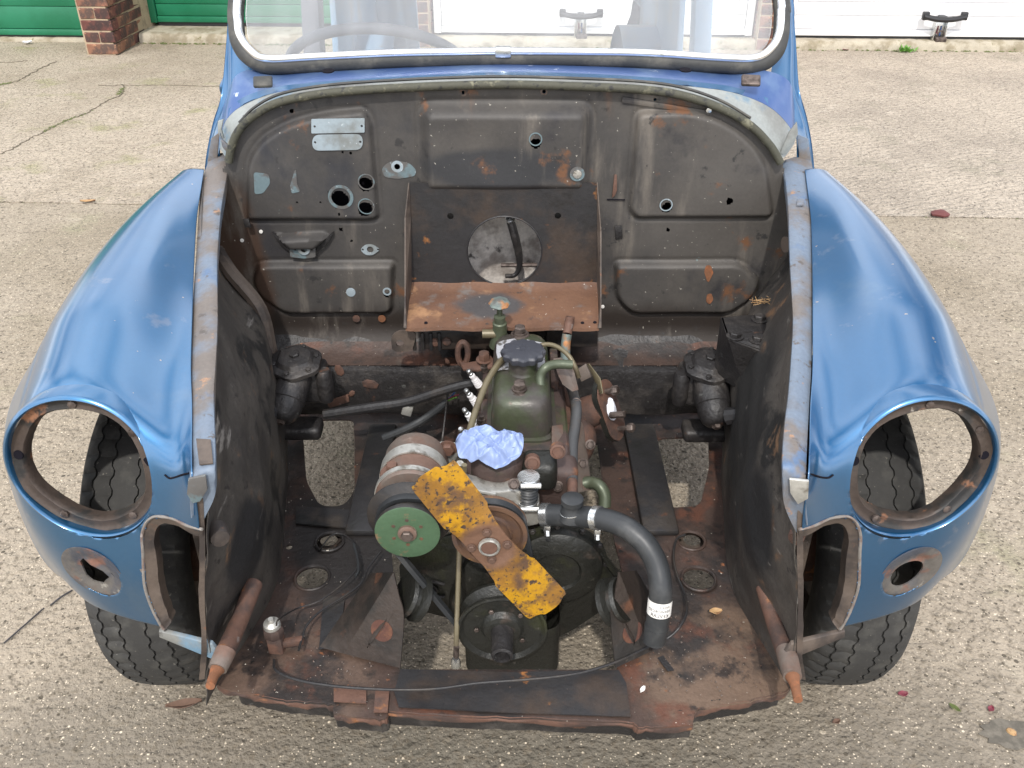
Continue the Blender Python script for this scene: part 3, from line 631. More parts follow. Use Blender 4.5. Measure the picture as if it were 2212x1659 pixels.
# ---------------- wings (front fenders)
WROWS = [
 [(.556,1.628,.794),(.574,1.628,.796),(.590,1.628,.794),(.602,1.628,.788),(.612,1.628,.774),(.620,1.628,.750),(.660,1.628,.55),(.670,1.628,.28)],
 [(.543,1.560,.784),(.565,1.560,.790),(.588,1.560,.794),(.608,1.560,.789),(.627,1.560,.770),(.642,1.560,.736),(.690,1.560,.55),(.697,1.560,.30)],
 [(.522,1.450,.766),(.548,1.450,.776),(.582,1.450,.789),(.614,1.450,.786),(.648,1.450,.762),(.674,1.450,.712),(.733,1.450,.58),(.735,1.450,.45)],
 [(.486,1.300,.744),(.515,1.300,.757),(.558,1.300,.777),(.604,1.300,.780),(.650,1.300,.756),(.690,1.300,.692),(.748,1.300,.61),(.755,1.300,.565)],
 [(.453,1.170,.725),(.482,1.170,.735),(.532,1.170,.762),(.586,1.170,.773),(.642,1.170,.747),(.692,1.170,.672),(.744,1.170,.61),(.755,1.170,.575)],
 [(.425,1.060,.709),(.452,1.060,.711),(.505,1.060,.744),(.568,1.060,.765),(.628,1.060,.738),(.677,1.060,.658),(.722,1.060,.60),(.738,1.060,.56)],
 [(.402, .980,.697),(.428, .980,.686),(.480, .985,.716),(.548, .990,.753),(.612, .990,.724),(.660, .995,.650),(.700,1.010,.575),(.715,1.030,.51)],
 [(.385, .915,.687),(.408, .915,.672),(.452, .935,.712),(.537, .958,.744),(.606, .955,.716),(.655, .968,.650),(.682, .985,.53),(.700,1.010,.42)],
 [(.371, .862,.676),(.393, .872,.650),(.422, .903,.640),(.535, .922,.640),(.645, .938,.640),(.664, .960,.605),(.678, .985,.50),(.690,1.010,.40)],
 [(.374, .858,.610),(.395, .866,.592),(.436, .892,.560),(.535, .910,.535),(.625, .928,.550),(.656, .952,.535),(.668, .975,.46),(.680,1.000,.39)],
 [(.385, .860,.545),(.410, .866,.525),(.450, .882,.508),(.535, .902,.490),(.605, .920,.487),(.640, .945,.475),(.655, .970,.42),(.665, .995,.38)],
 [(.395, .862,.475),(.420, .868,.460),(.465, .882,.448),(.530, .902,.438),(.585, .920,.432),(.622, .942,.425),(.640, .965,.40),(.652, .990,.375)],
 [(.405, .864,.400),(.430, .870,.398),(.475, .884,.392),(.525, .902,.388),(.570, .920,.386),(.606, .940,.384),(.626, .962,.378),(.642, .988,.37)],
]
LAMP_C = Vector((.541, .930, .632)); LAMP_N = Vector((.03, -1, .10)).normalized(); LAMP_R = .1005; SIDE_C = Vector((.560, .93, .468))
CUT = [(.30, .593), (.425, .590), (.452, .580), (.467, .556), (.472, .523), (.481, .460), (.474, .400), (.470, .33), (.30, .33)]
def wing(s):
    NC, NR = 20, 20
    rows = [catmull(r, NC) for r in WROWS]; nc = len(rows[0])
    cols = [catmull([rows[i][j] for i in range(len(rows))], NR) for j in range(nc)]; nr = len(cols[0])
    Gd = [[cols[j][i] for j in range(nc)] for i in range(nr)]
    A_ = np.array([[tuple(p) for p in r] for r in Gd]); wgt = np.array([[np.clip((1.16 - p[1]) / .10, .30, 1) for p in r] for r in A_])[..., None]
    for it in range(380):
        avg = A_.copy(); avg[1:-1, -1] = (A_[:-2, -1] + A_[2:, -1]) / 2; avg[-1, 1:-1] = (A_[-1, :-2] + A_[-1, 2:]) / 2; avg[1:-1, 1:-1] = (A_[:-2, 1:-1] + A_[2:, 1:-1] + A_[1:-1, :-2] + A_[1:-1, 2:]) / 4; A_ = A_ + (avg - A_) * wgt * .9
    Gd = [[Vector(p) for p in r] for r in A_]
    # light swage line along the outer shoulder
    for i in range(nr):
        for j in range(nc):
            u = j / NC; v = i / NR
            if v < 7: Gd[i][j].z += -.004 * math.exp(-((u - 4.45) / .10) ** 2) * min(1, v / .6) * max(0, min(1, (6.6 - v)))
    a, b, n = frame(LAMP_N); vs = []; alive = {}
    cutc = [Vector(c) for c in CUT]
    def segd(p):
        best = (9, None)
        for k in range(1, len(CUT) - 2):
            A, B = cutc[k], cutc[k + 1]; ab = B - A; t = max(0, min(1, (p - A).dot(ab) / ab.dot(ab))); q = A + ab * t; d = (p - q).length
            if d < best[0]: best = (d, q)
        return best
    for i in range(nr):
        for j in range(nc):
            p = Gd[i][j].copy()
            if p.y < 1.03:
                r = p - LAMP_C; ax = r.dot(n); rad = r - n * ax; d = rad.length
                if ax > -.06 and abs(d - LAMP_R) < .0030 and d > 1e-5: p = LAMP_C + n * ax + rad * (LAMP_R / d)
                r = Vector((p.x - SIDE_C.x, 0, p.z - SIDE_C.z)); d = r.length
                if p.y < .97 and abs(d - .042) < .0022: r *= .042 / d; p = Vector((SIDE_C.x + r.x, p.y, SIDE_C.z + r.z))
                if p.y < .93:
                    d, q = segd(Vector((p.x, p.z)))
                    if d < .0036: p.x, p.z = q.x, q.y
            vs.append(mir(p, s)); Gd[i][j] = p
    fs = []
    for i in range(nr - 1):
        for j in range(nc - 1):
            c = (Gd[i][j] + Gd[i + 1][j + 1] + Gd[i + 1][j] + Gd[i][j + 1]) / 4
            if c.y < 1.03:
                r = c - LAMP_C; ax = r.dot(n)
                if ax > -.06 and (r - n * ax).length < LAMP_R - .0005: continue
                if c.y < .97 and math.hypot(c.x - SIDE_C.x, c.z - SIDE_C.z) < .0415: continue
                if c.y < .93 and inside(c.x, c.z, CUT): continue
            q = (i * nc + j, i * nc + j + 1, (i + 1) * nc + j + 1, (i + 1) * nc + j)
            fs.append(q if s < 0 else q[::-1])
    mb = MB(); mb.add(vs, fs)
    w_ = mb.build('front_wing', M['paint'], car, 'left-hand blue front wing in the photo' if s < 0 else 'right-hand blue front wing in the photo', smooth=50, thick=0)
    w_.data.materials.append(M['brown']); md = w_.modifiers.new('thickness', 'SOLIDIFY'); md.thickness = .0016; md.offset = -1; md.material_offset = 1
    # seam between wing and front valance
    def onsurf(px, py):
        d_ = at(px, py, y=1.0) - Vector((0, 0, EYE)); d_.normalize(); S_ = np.array([tuple(vs[i * nc + j]) for i in range(NR * 6, nr) for j in range(0, nc // 2)]) - np.array((0, 0, EYE))
        t_ = S_ @ np.array(d_); e_ = np.linalg.norm(S_ - t_[:, None] * np.array(d_), axis=1); k_ = int(np.argmin(e_)); return Vector((0, 0, EYE)) + d_ * (float(t_[k_]) - .0012)
    sm_ = [(408,1022),(392,1026),(378,1031),(366,1033),(356,1026)] if s < 0 else [(1742,1022),(1758,1026),(1774,1031),(1790,1032),(1800,1026)]
    MB().tube([onsurf(*q) for q in sm_], .0013, 6).build('wing_seam', M['ink'], w_)
    # lamp lip, rusty lamp ring, hole rim
    L = MB(); A, B, N = frame(Vector((s * LAMP_N.x, LAMP_N.y, LAMP_N.z))); C0 = mir(LAMP_C, s)
    ringpts = []
    for k in range(72):
        t = 2 * math.pi * k / 72; d = A * math.cos(t) + B * math.sin(t)
        up = d.z
        ax = .010 + .004 * up - .010 * max(0, -d.x * s) * 0
        ringpts.append((C0, d, ax))
    # depth of the wing surface around the hole: sample the grid
    PTS = np.array([tuple(Gd[i][j]) for i in range(NR * 5, nr) for j in range(nc)]) - np.array(LAMP_C); AXS = PTS @ np.array(n); RAD = PTS - AXS[:, None] * np.array(n)
    def surf_ax(d):
        q = LAMP_C + Vector((d.x, d.y, d.z)) * (LAMP_R + .003)
        dq = np.array(q - LAMP_C); e = np.linalg.norm(RAD - dq, axis=1) + (AXS < -.08) * 9
        return float(AXS[np.argmin(e)])
    axs = [surf_ax(Vector((s * rp_[1].x, rp_[1].y, rp_[1].z)) if s < 0 else rp_[1]) for rp_ in ringpts]
    th_ = np.arange(72) * 2 * math.pi / 72; Bm = np.stack([np.ones(72)] + [f(h * th_) for h in (1, 2, 3) for f in (np.cos, np.sin)], 1)
    axs = list(Bm @ np.linalg.lstsq(Bm, np.array(axs), rcond=None)[0])
    P0 = sum(axs) / 72; lipx = [max(a_ * .6 + P0 * .4, P0) for a_ in axs]
    for _ in range(3): lipx = [sum(lipx[(k + e) % 72] for e in range(-4, 5)) / 9 for k in range(72)]
    prof = [(LAMP_R + .0046, 'S'), (LAMP_R + .0044, -.0005), (LAMP_R + .0030, .0022), (LAMP_R + .001, .0040), (LAMP_R - .0008, .0048), (LAMP_R - .0028, .003), (LAMP_R - .0036, -.002), (LAMP_R - .0040, -.009)]
    rows_ = [[C0 + d * r + N * ((min(axs[k] - .030, lipx[k] - .012)) if h == 'S' else lipx[k] + h) for k, (_, d, _2) in enumerate(ringpts)] for r, h in prof]
    axs = lipx
    MB().grid(rows_, smooth=False, closed=True).build('lamp_lip', M['paint'], w_, smooth=60)
    prof = [(LAMP_R - .0036, -.005), (LAMP_R - .006, -.0075), (.0900, -.009), (.0830, -.007), (.0812, -.009), (.0802, -.016), (.0798, -.026)]
    base_ax = sum(axs) / 72
    rr_ = random.Random(5 if s < 0 else 6)
    rows_ = []
    for r, h in prof:
        rows_.append([C0 + d * (r + .0012 * math.sin(5 * k / 72 * 6.28 + 2 * s) + rr_.uniform(-.0004, .0004)) + N * (axs[k] * .75 + base_ax * .25 + h + .002 * math.sin(k / 72 * 6.28 * 4)) for k, (_, d, _2) in enumerate(ringpts)])
    lr = MB().grid(rows_, smooth=False, closed=True)
    lr.build('headlamp_ring', M['lamp'], car, 'empty rusty headlamp ring on the %s wing' % ('left' if s < 0 else 'right'), smooth=40)
    bl = MB()
    for ang, rr2, hole in ((90, .088, 0), (8, .088, 1), (172, .088, 1), (-52, .088, 0), (-120, .088, 0), (35, .088, 0)):
        t = math.radians(ang); k = int(round(((math.atan2(0, 1)))))
        d = (Vector((1, 0, 0)) - N * N.x).normalized() * math.cos(t) + (Vector((0, 0, 1)) - N * N.z).normalized() * math.sin(t)
        kk = min(range(72), key=lambda q: (ringpts[q][1] - d).length)
        p = C0 + d * rr2 + N * (axs[kk] * .75 + base_ax * .25 - .0085)
        if hole: MB().lathe(p, N, [(.0068, .0), (.0060, .0022)], 14).build('adjuster_hole', M['ink'], car, smooth=0)
        else: MB().lathe(p, N, [(.0060, 0), (.0055, .003), (.003, .004)], 8).build('lamp_screw', M['bolt'], car)
    # sidelight: bare patch ring with hole
    sc = mir(SIDE_C, s); ys = 9
    pass
    sn_ = Vector((s * .30, -1, -.06)).normalized(); a2, b2, n2 = frame(sn_)
    ctr = Vector((sc.x, .9125, sc.z))
    hole = [(q[0], q[1]) for q in (circ(-.002, -.004, .025, 22) if s > 0 else [(-.020, .013), (-.012, .021), (0, .015), (.017, .007), (.022, -.006), (.013, -.014), (.006, -.024), (-.012, -.024), (-.020, -.015)])]
    dish = lambda p: p - sn_ * (.004 * math.exp(-(((p - ctr).length - .026) / .006) ** 2))
    MB().plate(circ(0, 0, .050, 40, .046), [hole, circ(.030 * s * -1, .002, .003, 8)], ctr, a2 if a2.x > 0 else -a2, Vector((0, 0, 1)) - sn_ * sn_.z, .002, fill=.006, warp=dish).build('sidelight_ring', M['sideplate'], car, 'bare scuffed sidelight hole surround on the %s wing' % ('left' if s < 0 else 'right'), smooth=60)
    # inner return flange around the grille cut-out
    pts = [Vector((CUT[k][0], 0, CUT[k][1])) for k in range(0, len(CUT) - 1)]; pts[0].x = .372; pts[-1].z = .385
    FR = np.array([tuple(Gd[i][j]) for i in range(NR * 7, nr) for j in range(nc)]); FR = FR[FR[:, 1] < .935]
    P = catmull(pts, 5); r1 = []; r2 = []; r3 = []
    for p in P:
        kk_ = int(np.argmin((FR[:, 0] - p.x) ** 2 + (FR[:, 2] - p.z) ** 2)); y = float(FR[kk_, 1]) - .001
        c = Vector((.40, 0, .47)); dr = (c - p).normalized()
        r1.append(mir((p.x, y + .001, p.z), s)); r2.append(mir((p.x + dr.x * .017, y + .006, p.z + dr.z * .017), s)); r3.append(mir((p.x + dr.x * .019, y + .022, p.z + dr.z * .019), s))
    MB().tube([Vector(q) for q in r1][::2], .0022, 6, sub=3).build('cut_edge', M['lampp'], car, smooth=60)
    fm = MB().grid([r1, r2, r3], smooth=False); fm.build('grille_flange', M['brown'], car, smooth=50, thick=.0012)
    tb = MB(); tb.prism([mir(q, s) for q in ((.400, .866, .378), (.478, .884, .384), (.480, .884, .372), (.402, .862, .352), (.388, .862, .356))], (0, .006, .002), .0008)
    tb.build('wing_bracket', M['scuttle'] if s < 0 else M['brown'], car)
    ar = MB()      # inside of the wing: splash plate behind the lamp
    ar.grid([[mir((.430 - .02 * k, 1.02 + .14 * k, z), s) for z in (.40, .50, .60, .70)] for k in range(3)], 3, 3)
    return w_
for s in (-1, 1): wing(s)

# ---------------- tyres
def wheel(s):
    C = Vector((XC + s * .568, 1.245, .287)); R = .287; W = .158
    t = bpy.data.objects.new('wheel', None); SC.collection.objects.link(t); t.parent = car; t.location = C - Vector((0, CARY, 0))
    yaw = math.radians(-2 * s)
    prof = [(.185, -.055), (.200, -.070), (.235, -.079), (.258, -.077), (.270, -.070), (.2795, -.060), (.287, -.035), (.2875, 0), (.287, .035), (.2795, .060), (.270, .070), (.258, .077), (.235, .079), (.200, .070), (.185, .055)]
    n = 240; mb = MB(); groove = []
    # tread built with zig-zag grooves
    xs = [-.058, -.0490, -.0486, -.0454, -.0450, -.030, -.0210, -.0206, -.0180, -.0176, 0.0]; xs = xs + [-q for q in xs[-2::-1]]
    pr_ = [(r, x, False) for r, x in prof[:5]]
    for x in xs:
        r = .2875 - .0080 * (abs(x) / .058) ** 3; gr = abs(abs(x) - .0470) < .0018 or abs(abs(x) - .0193) < .0015
        pr_.append((r - (.0045 if gr else 0), x, True))
    pr_ += [(r, x, False) for r, x in prof[10:]]
    vs = []; fs = []
    for (r, x, tr) in pr_:
        for k in range(n):
            a = 2 * math.pi * k / n; xx = x + (.0022 * (1 if k % 4 in (0, 1) else -1) if tr and abs(x) < .056 else 0); rr_ = r
            if tr and abs(x) > .051 and k % 4 == 0: rr_ -= .0055
            if tr and abs(x) < .016 and abs(x) > .002 and k % 4 == 2: rr_ -= .00555
            if tr and .024 < abs(x) < .043 and k % 4 == 1: rr_ -= .004
            vs.append(C + Matrix.Rotation(yaw, 3, 'Z') @ Vector((xx, rr_ * math.cos(a), rr_ * math.sin(a))))
    m_ = len(pr_)
    for i in range(m_ - 1):
        for k in range(n): fs.append((i * n + k, (i + 1) * n + k, (i + 1) * n + (k + 1) % n, i * n + (k + 1) % n))
    mb.add(vs, fs); mb.build('tyre', M['tyre'], t, smooth=28)
    MB().lathe(C - Vector((.055, 0, 0)), (1, 0, 0), [(.19, 0), (.175, .006), (.170, .03), (.165, .05), (.10, .06), (.06, .052), (.06, .075), (.10, .070), (.165, .062), (.172, .09), (.19, .11)], 36, caps=False).build('rim', M['brown'], t)
    MB().lathe(C - Vector((.04 * s, 0, 0)), (-s, 0, 0), [(.115, -.03), (.115, .02), (.10, .028), (.04, .03)], 28).build('brake_drum', M['rust'], t)
for s in (-1, 1): wheel(s)

# ---------------- weathered top rails between wing and bay
FLP = ((0, .915, .687), (0, -.146, 1))
railL_in = [(497,335),(486,400),(476,460),(470,560),(468,640),(468,700),(465,780),(463,850),(463,920),(466,985),(465,1012),(458,1040),(440,1078),(428,1112)]
railL_out = [(455,330),(436,385),(430,440),(424,540),(417,640),(414,700),(409,780),(408,850),(409,920),(410,985),(410,1012),(410,1035),(411,1078),(414,1112)]
railR_in = [(1690,350),(1698,400),(1703,460),(1708,560),(1713,640),(1714,700),(1710,780),(1702,850),(1694,920),(1690,985),(1691,1012),(1696,1050),(1712,1090),(1732,1128)]
railR_out = [(1750,330),(1760,385),(1761,440),(1757,540),(1757,640),(1756,700),(1753,780),(1749,850),(1745,920),(1742,985),(1741,1012),(1740,1045),(1741,1085),(1743,1128)]
def rail(pin, pout, s, name, lab):
    rr_ = random.Random(11 + s); Ri = []; Ro = []; Rm = []; Rd = []; Rd2 = []
    for k, (a, b) in enumerate(zip(pin, pout)):
        pi = at(*a, pl=FLP); po = at(*b, pl=FLP)
        if k >= 11:
            f = (k - 10) / 3.0; pi = at(*a, y=.862 + .004 * f); po = at(*b, y=.858)
        Ri.append(pi + Vector((rr_.uniform(-.0015, .0015), 0, 0))); Ro.append(po + Vector((s * .001, 0, -.0055))); Rm.append(pi.lerp(po, .45) + Vector((0, 0, .002)))
        Rd.append(pi + Vector((s * .0015, .0, -.013))); Rd2.append(pi + Vector((s * .004, .0, -.030)))
    mb = MB().grid([Ro, Rm, Ri, Rd, Rd2], 6, 3)
    return mb.build(name, M['rail'], car, lab, smooth=40, thick=.0015), Ri
railL, riL = rail(railL_in, railL_out, -1, 'top_rail', 'pale blue-grey rust-flecked rail along the left wing')
railR, riR = rail(railR_in, railR_out, 1, 'top_rail', 'pale blue-grey rust-flecked rail along the right wing')
# seam plates and torn end
pl = MB(); q = atl([(424, 950), (456, 952), (461, 1003), (431, 1006)], pl=((0, .915, .691), (0, -.146, 1))); pl.prism(q, (0, 0, .0025), .0006); pl.build('patch_plate', M['brown'], car)
pl = MB(); q = atl([(1722, 434), (1737, 434), (1735, 446), (1720, 446)], pl=((0, .915, .690), (0, -.146, 1))); pl.prism(q, (0, 0, .004), .0008); pl.build('rail_clip', M['rail'], car)
for (pts, m_) in (([(415, 1018), (452, 1010), (456, 1040), (440, 1066), (424, 1070), (412, 1050)], 'teal'), ([(1698, 1018), (1740, 1022), (1738, 1060), (1716, 1072), (1700, 1048)], 'alloy')):
    q = atl(pts, y=.872); q = [Vector((p.x, .858 + .10 * (p.z - .60) * 0 - .002, p.z)) for p in q]
    MB().prism(q, (0, .003, .001), .0008).build('torn_panel', M[m_], car)

# ---------------- bulkhead (firewall): one pressed sheet with embossed panels and holes
FY = 1.62
def f2(px, py): p = at(px, py, y=FY); return (p.x, p.z)
def fl(l): return [f2(*p) for p in l]
SEAL = [(494,350),(500,318),(516,282),(548,250),(600,222),(680,205),(780,195),(930,187),(1085,183),(1250,187),(1390,194),(1480,208),(1560,236),(1622,272),(1664,315),(1686,352)]
seal3 = catmull(atl(SEAL, y=FY - .006), 8)
def sdf(X, Z, poly):
    P = np.array(poly); D = np.full(X.shape, 9e9); n = len(P); ins = np.zeros(X.shape, bool); j = n - 1
    for i in range(n):
        a, b = P[j], P[i]; ab = b - a; t = np.clip(((X - a[0]) * ab[0] + (Z - a[1]) * ab[1]) / (ab @ ab + 1e-12), 0, 1)
        D = np.minimum(D, np.hypot(X - a[0] - t * ab[0], Z - a[1] - t * ab[1]))
        c = ((b[1] > Z) != (a[1] > Z)); xx = (a[0] - b[0]) * (Z - b[1]) / ((a[1] - b[1]) if abs(a[1] - b[1]) > 1e-12 else 1e-12) + b[0]
        ins ^= (c & (X < xx)); j = i
    return np.where(ins, -D, D)
def sm(t): t = np.clip(t, 0, 1); return t * t * (3 - 2 * t)
EMB = [ # outline px, corner radius, height towards the viewer, edge width
 (fl([(533,345),(560,300),(620,262),(700,240),(790,232),(806,262),(822,470),(800,476),(532,476)]), [.05,.05,.08,.1,.012,.02,.02,.02,.01], .013, .010),
 (fl([(1372,238),(1500,232),(1590,268),(1655,335),(1674,470),(1370,472),(1355,450)]), [.02,.08,.08,.08,.022,.022,.02], .013, .010),
 (fl([(902,218),(1282,218),(1276,420),(908,420)]), .03, .024, .026),
 (fl([(542,604),(556,566),(590,563),(855,563),(851,676),(618,677),(560,640)]), [.02,.03,.02,.014,.022,.018,.03], .015, .010),
 (fl([(1326,563),(1600,562),(1645,600),(1628,640),(1575,676),(1360,676),(1326,640)]), [.014,.02,.03,.03,.018,.022,.02], .015, .010),
]
HOLES = [((736,426),.0175),((791,446),.0135),((791,393),.0130),((858,360),.0052),((1157,301),.0098),((1439,443),.0100),((1573,429),.0064),((630,240),.0038),((1001,200),.0032),((1175,198),.0032),
 ((1443,497),.0037),((836,630),.0050),((743,324),.0028),((760,326),.0028),((712,410),.0022),((758,412),.0022),((735,456),.0022),((556,394),.0026),((636,394),.0024),((645,432),.0026),((695,432),.0024),((1527,572),.0032),
 ((575,690),.0022),((736,496),.0030),((760,520),.0025),((1536,236),.003),((1415,215),.003)]
def bulkhead():
    x0, x1, z0, z1 = -.62, .60, .40, .955; dx = .0036; nx = int((x1 - x0) / dx); nz_ = int((z1 - z0) / dx)
    X, Z = np.meshgrid(np.linspace(x0, x1, nx), np.linspace(z0, z1, nz_)); Y = np.full(X.shape, FY)
    for poly, r, h, e in EMB:
        d = sdf(X, Z, rpoly(poly, r, 6)); Y -= h * sm((-d) / e)
        Y += .0022 * np.exp(-((d - .002) / .0035) ** 2)
    # lower part of the heater bulge is flat, top rolls forward
    # scoop over the master cylinder hole
    sp = fl([(590,504),(700,500),(716,512),(684,538),(628,538)])
    d = sdf(X, Z, sp); Y -= .024 * sm(-d / .010)
    # bottom of the sheet curves forward to the ledge
    zz = np.clip((.475 - Z) / .07, 0, 1); Y -= .055 * zz ** 2
    Y += .0012 * np.sin(X * 23 + Z * 11) * np.sin(Z * 31 - X * 7)
    keep = np.ones(X.shape, bool)
    hol = [(f2(*c), r) for c, r in HOLES]; big = f2(1090, 543)
    hol.append((big, .079))
    for (hx, hz), r in hol:
        d = np.hypot(X - hx, Z - hz); m_ = (np.abs(d - r) < max(.0019, .0019)) & (d > 1e-6)
        f_ = np.where(m_, r / np.maximum(d, 1e-6), 1); X = np.where(m_, hx + (X - hx) * f_, X); Z = np.where(m_, hz + (Z - hz) * f_, Z)
    top = [(p.x, p.z + .004) for p in seal3]
    out = [(-.60, .40), f2(463, 700), f2(468, 470), f2(482, 365)] + top + [f2(1694, 365), f2(1704, 470), f2(1716, 700), (.60, .40)]
    vs = [(X[i, j], Y[i, j], Z[i, j]) for i in range(nz_) for j in range(nx)]; fs = []
    dO = sdf((X[:-1, :-1] + X[1:, 1:]) / 2, (Z[:-1, :-1] + Z[1:, 1:]) / 2, out)
    CXm = (X[:-1, :-1] + X[1:, 1:] + X[:-1, 1:] + X[1:, :-1]) / 4; CZm = (Z[:-1, :-1] + Z[1:, 1:] + Z[:-1, 1:] + Z[1:, :-1]) / 4
    dead = dO > .0
    for (hx, hz), r in hol: dead |= np.hypot(CXm - hx, CZm - hz) < r * .985 if r > .004 else np.hypot(CXm - hx, CZm - hz) < max(r, .0025)
    for i in range(nz_ - 1):
        for j in range(nx - 1):
            if not dead[i, j]:
                a = i * nx + j; fs.append((a, a + 1, a + nx + 1, a + nx))
    return MB().add(vs, fs).build('bulkhead', M['firewall'], car, 'grimy grey pressed-steel bulkhead with embossed panels', smooth=60)
bh = bulkhead()
def disc(px, py, r, mat, name='grommet', ri=0, d=.004, y=FY, ry=None, parent=bh, h=.002):
    c = at(px, py, y=y - d)
    if ri: MB().plate(circ(0, 0, r, 28, ry), [circ(0, 0, ri, 20)], c, (1, 0, 0), (0, 0, 1), h).build(name, mat, parent)
    else: MB().lathe(c, (0, -1, 0), [(r, 0), (r * .95, h), (r * .5, h * 1.2)], 18).build(name, mat, parent)
EH = .0142
dk = f2(1090, 543); MB().plate([(-.54, .44), (.50, .44), (.50, .80), (.38, .90), (-.40, .90), (-.54, .80)], [circ(dk[0], dk[1], .135, 28)], (0, FY + .055, 0), (1, 0, 0), (0, 0, 1), .003).build('hole_shade_sheet', M['ink'], car)  # black sheet added behind the bulkhead to give its holes their dark shade
disc(736, 426, .0235, M['teal'], 'bare_ring', .0178, EH + .0005, h=.0008); disc(791, 446, .0155, M['teal'], 'bare_ring', .0137, EH + .0005, h=.0008); disc(791, 393, .0155, M['teal'], 'bare_ring', .0132, EH + .0005, h=.0008)
disc(858, 360, .0110, M['palepatch'], 'bare_ring', .0056, .0022, h=.001); disc(1157, 301, .0120, M['teal'], 'bare_ring', .0100, .0262, h=.001)
disc(1439, 443, .0122, M['palepatch'], 'bare_ring', .0102, EH + .0005, h=.001); disc(1247, 376, .0085, M['bright'], 'bolt_head', 0, .026); disc(1247, 376, .0135, M['teal'], 'bare_ring', .0088, .0258, h=.0008)
disc(758, 631, .0095, M['palepatch'], 'bolt_head', 0, EH + .001); disc(836, 630, .0085, M['palepatch'], 'bare_ring', .0052, EH + .001, h=.001)
disc(825, 688, .008, M['orust'], 'bolt_head', 0, .004); disc(770, 688, .008, M['rust'], 'bolt_head', 0, .004)
for px, py in ((564, 500), (523, 519), (523, 618), (1302, 662)): disc(px, py, .0036, M['label'], 'plug', 0, .002)
for px, py in ((1001, 200), (1175, 198)): disc(px, py, .0065, M['bolt'], 'bare_ring', .0034, .001, h=.0008)
def fplate(pts, mat, name, d, rad=0, holes=(), h=.0012, lab=None):
    P = fl(pts); P = rpoly(P, rad, 6) if rad else P
    H_ = [circ(f2(*c)[0], f2(*c)[1], r, 14) for c, r in holes]
    return MB().plate(P, H_, (0, FY - d, 0), (1, 0, 0), (0, 0, 1), h).build(name, mat, bh, lab)
fplate([(676,252),(790,250),(790,281),(676,283)], M['palepatch'], 'plate_mark', EH + .0012, .002, [((683,268),.0022),((784,267),.0022)])
fplate([(678,286),(786,284),(786,318),(678,320)], M['palepatch'], 'plate_mark', EH + .0012, .014, [((684,302),.0022),((781,301),.0022)])
fplate([(552,366),(584,370),(588,390),(572,412),(554,414)], M['teal'], 'paint_patch', EH + .0006, .006, h=.0004)
fplate([(640,362),(643,362),(645,392),(652,408),(634,412),(630,396)], M['teal'], 'paint_patch', EH + .0006, .003, h=.0004)
fplate([(824,364),(838,350),(858,346),(886,352),(900,368),(896,380),(860,386),(830,382)], M['teal'], 'paint_patch', .0018, .008, [((858,360),.0056)], h=.0004)
fplate([(778,538),(790,527),(806,527),(822,538),(806,550),(790,550)], M['palepatch'], 'oval_plate', .003, .006, [((800,538),.0065),((784,538),.0022),((817,538),.0022)], h=.002)
fplate([(628,528),(684,527),(684,550),(660,553),(630,550)], M['teal'], 'cylinder_plate', .012, .003, [((656,539),.006),((640,534),.002),((676,534),.002)], h=.003)
disc(656, 539, .0115, M['palepatch'], 'bare_ring', .0062, .0155, h=.001)
# gusset fins either side of the scoop
for a in (([(586,503),(628,534),(630,548),(604,528)]), ([(720,503),(684,534),(684,548),(706,528)])):
    MB().prism(atl(a, y=FY - .010), (0, .012, 0), .001).build('scoop_side', M['black'], bh)
# clips, slots
MB().prism(atl([(524,474),(537,474),(542,492),(529,492)], y=FY - .020), (0, .006, 0), .001).build('clip', M['black'], bh)
MB().prism(atl([(1327,378),(1333,378),(1333,412),(1328,424),(1322,428)], y=FY - .004), (0, .004, 0), .001).build('clip', M['rust'], bh)
MB().plate([f2(1311,429), f2(1350,430), f2(1350,432), f2(1311,431)], (), (0, FY - .003, 0), (1, 0, 0), (0, 0, 1), .002).build('slot', M['ink'], bh)
MB().prism(atl([(1328,489),(1344,488),(1345,516),(1330,517)], y=FY - .004), (0, .004, 0), .001).build('clip', M['black'], bh)
MB().prism(atl([(1345,209),(1536,240),(1534,250),(1343,222)], y=FY - .0035), (0, .003, 0), .001).build('stiffener', M['firewall'], bh)
disc(1531, 238, .005, M['bright'], 'bolt_head', 0, .009)
# windows of rust run down the right-hand panel
fplate([(1522,566),(1532,566),(1538,582),(1528,602),(1524,600),(1518,580)], M['orust'], 'rust_run', EH + .0016, .003, h=.0003)
fplate([(1524,628),(1534,626),(1538,640),(1530,650),(1522,644)], M['orust'], 'rust_run', EH + .0016, .004, h=.0003)

# bonnet seal and gutter, scuttle panel
MB().tube(catmull(atl(SEAL, y=FY - .012), 6), .0075, 10, raw=True).build('bonnet_seal', M['mossseal'], car, smooth=50)
MB().tube([p + Vector((0, .010, .0115)) for p in catmull(atl(SEAL[2:-2], y=FY - .010), 6)], .0028, 6, raw=True).build('seal_trim', M['seal'], car, smooth=50)
GUT = [(474,318),(478,290),(492,255),(528,226),(596,200),(680,189),(780,181),(930,172),(1085,165),(1250,168),(1390,176),(1485,186),(1580,199),(1660,230),(1706,275),(1716,310)]
WSB = [(482,232),(492,205),(508,165),(545,150),(600,157),(680,152),(780,147),(930,141),(1085,137),(1250,140),(1390,145),(1480,149),(1575,156),(1650,152),(1704,175),(1716,225)]
WP = ((0, 1.74, .96), (0, -.82, .57))
gut3 = [at(p[0], p[1], y=1.66 + .01 * (abs(i - 7.5) > 6)) for i, p in enumerate(GUT)]
ws3 = [at(p[0], p[1], y=1.745 if 2 < i < 13 else 1.73) for i, p in enumerate(WSB)]
sl3 = atl(SEAL, y=FY - .004)
mid = [g.lerp(w_, .42) + Vector((0, 0, .004)) for g, w_ in zip(gut3, ws3)]
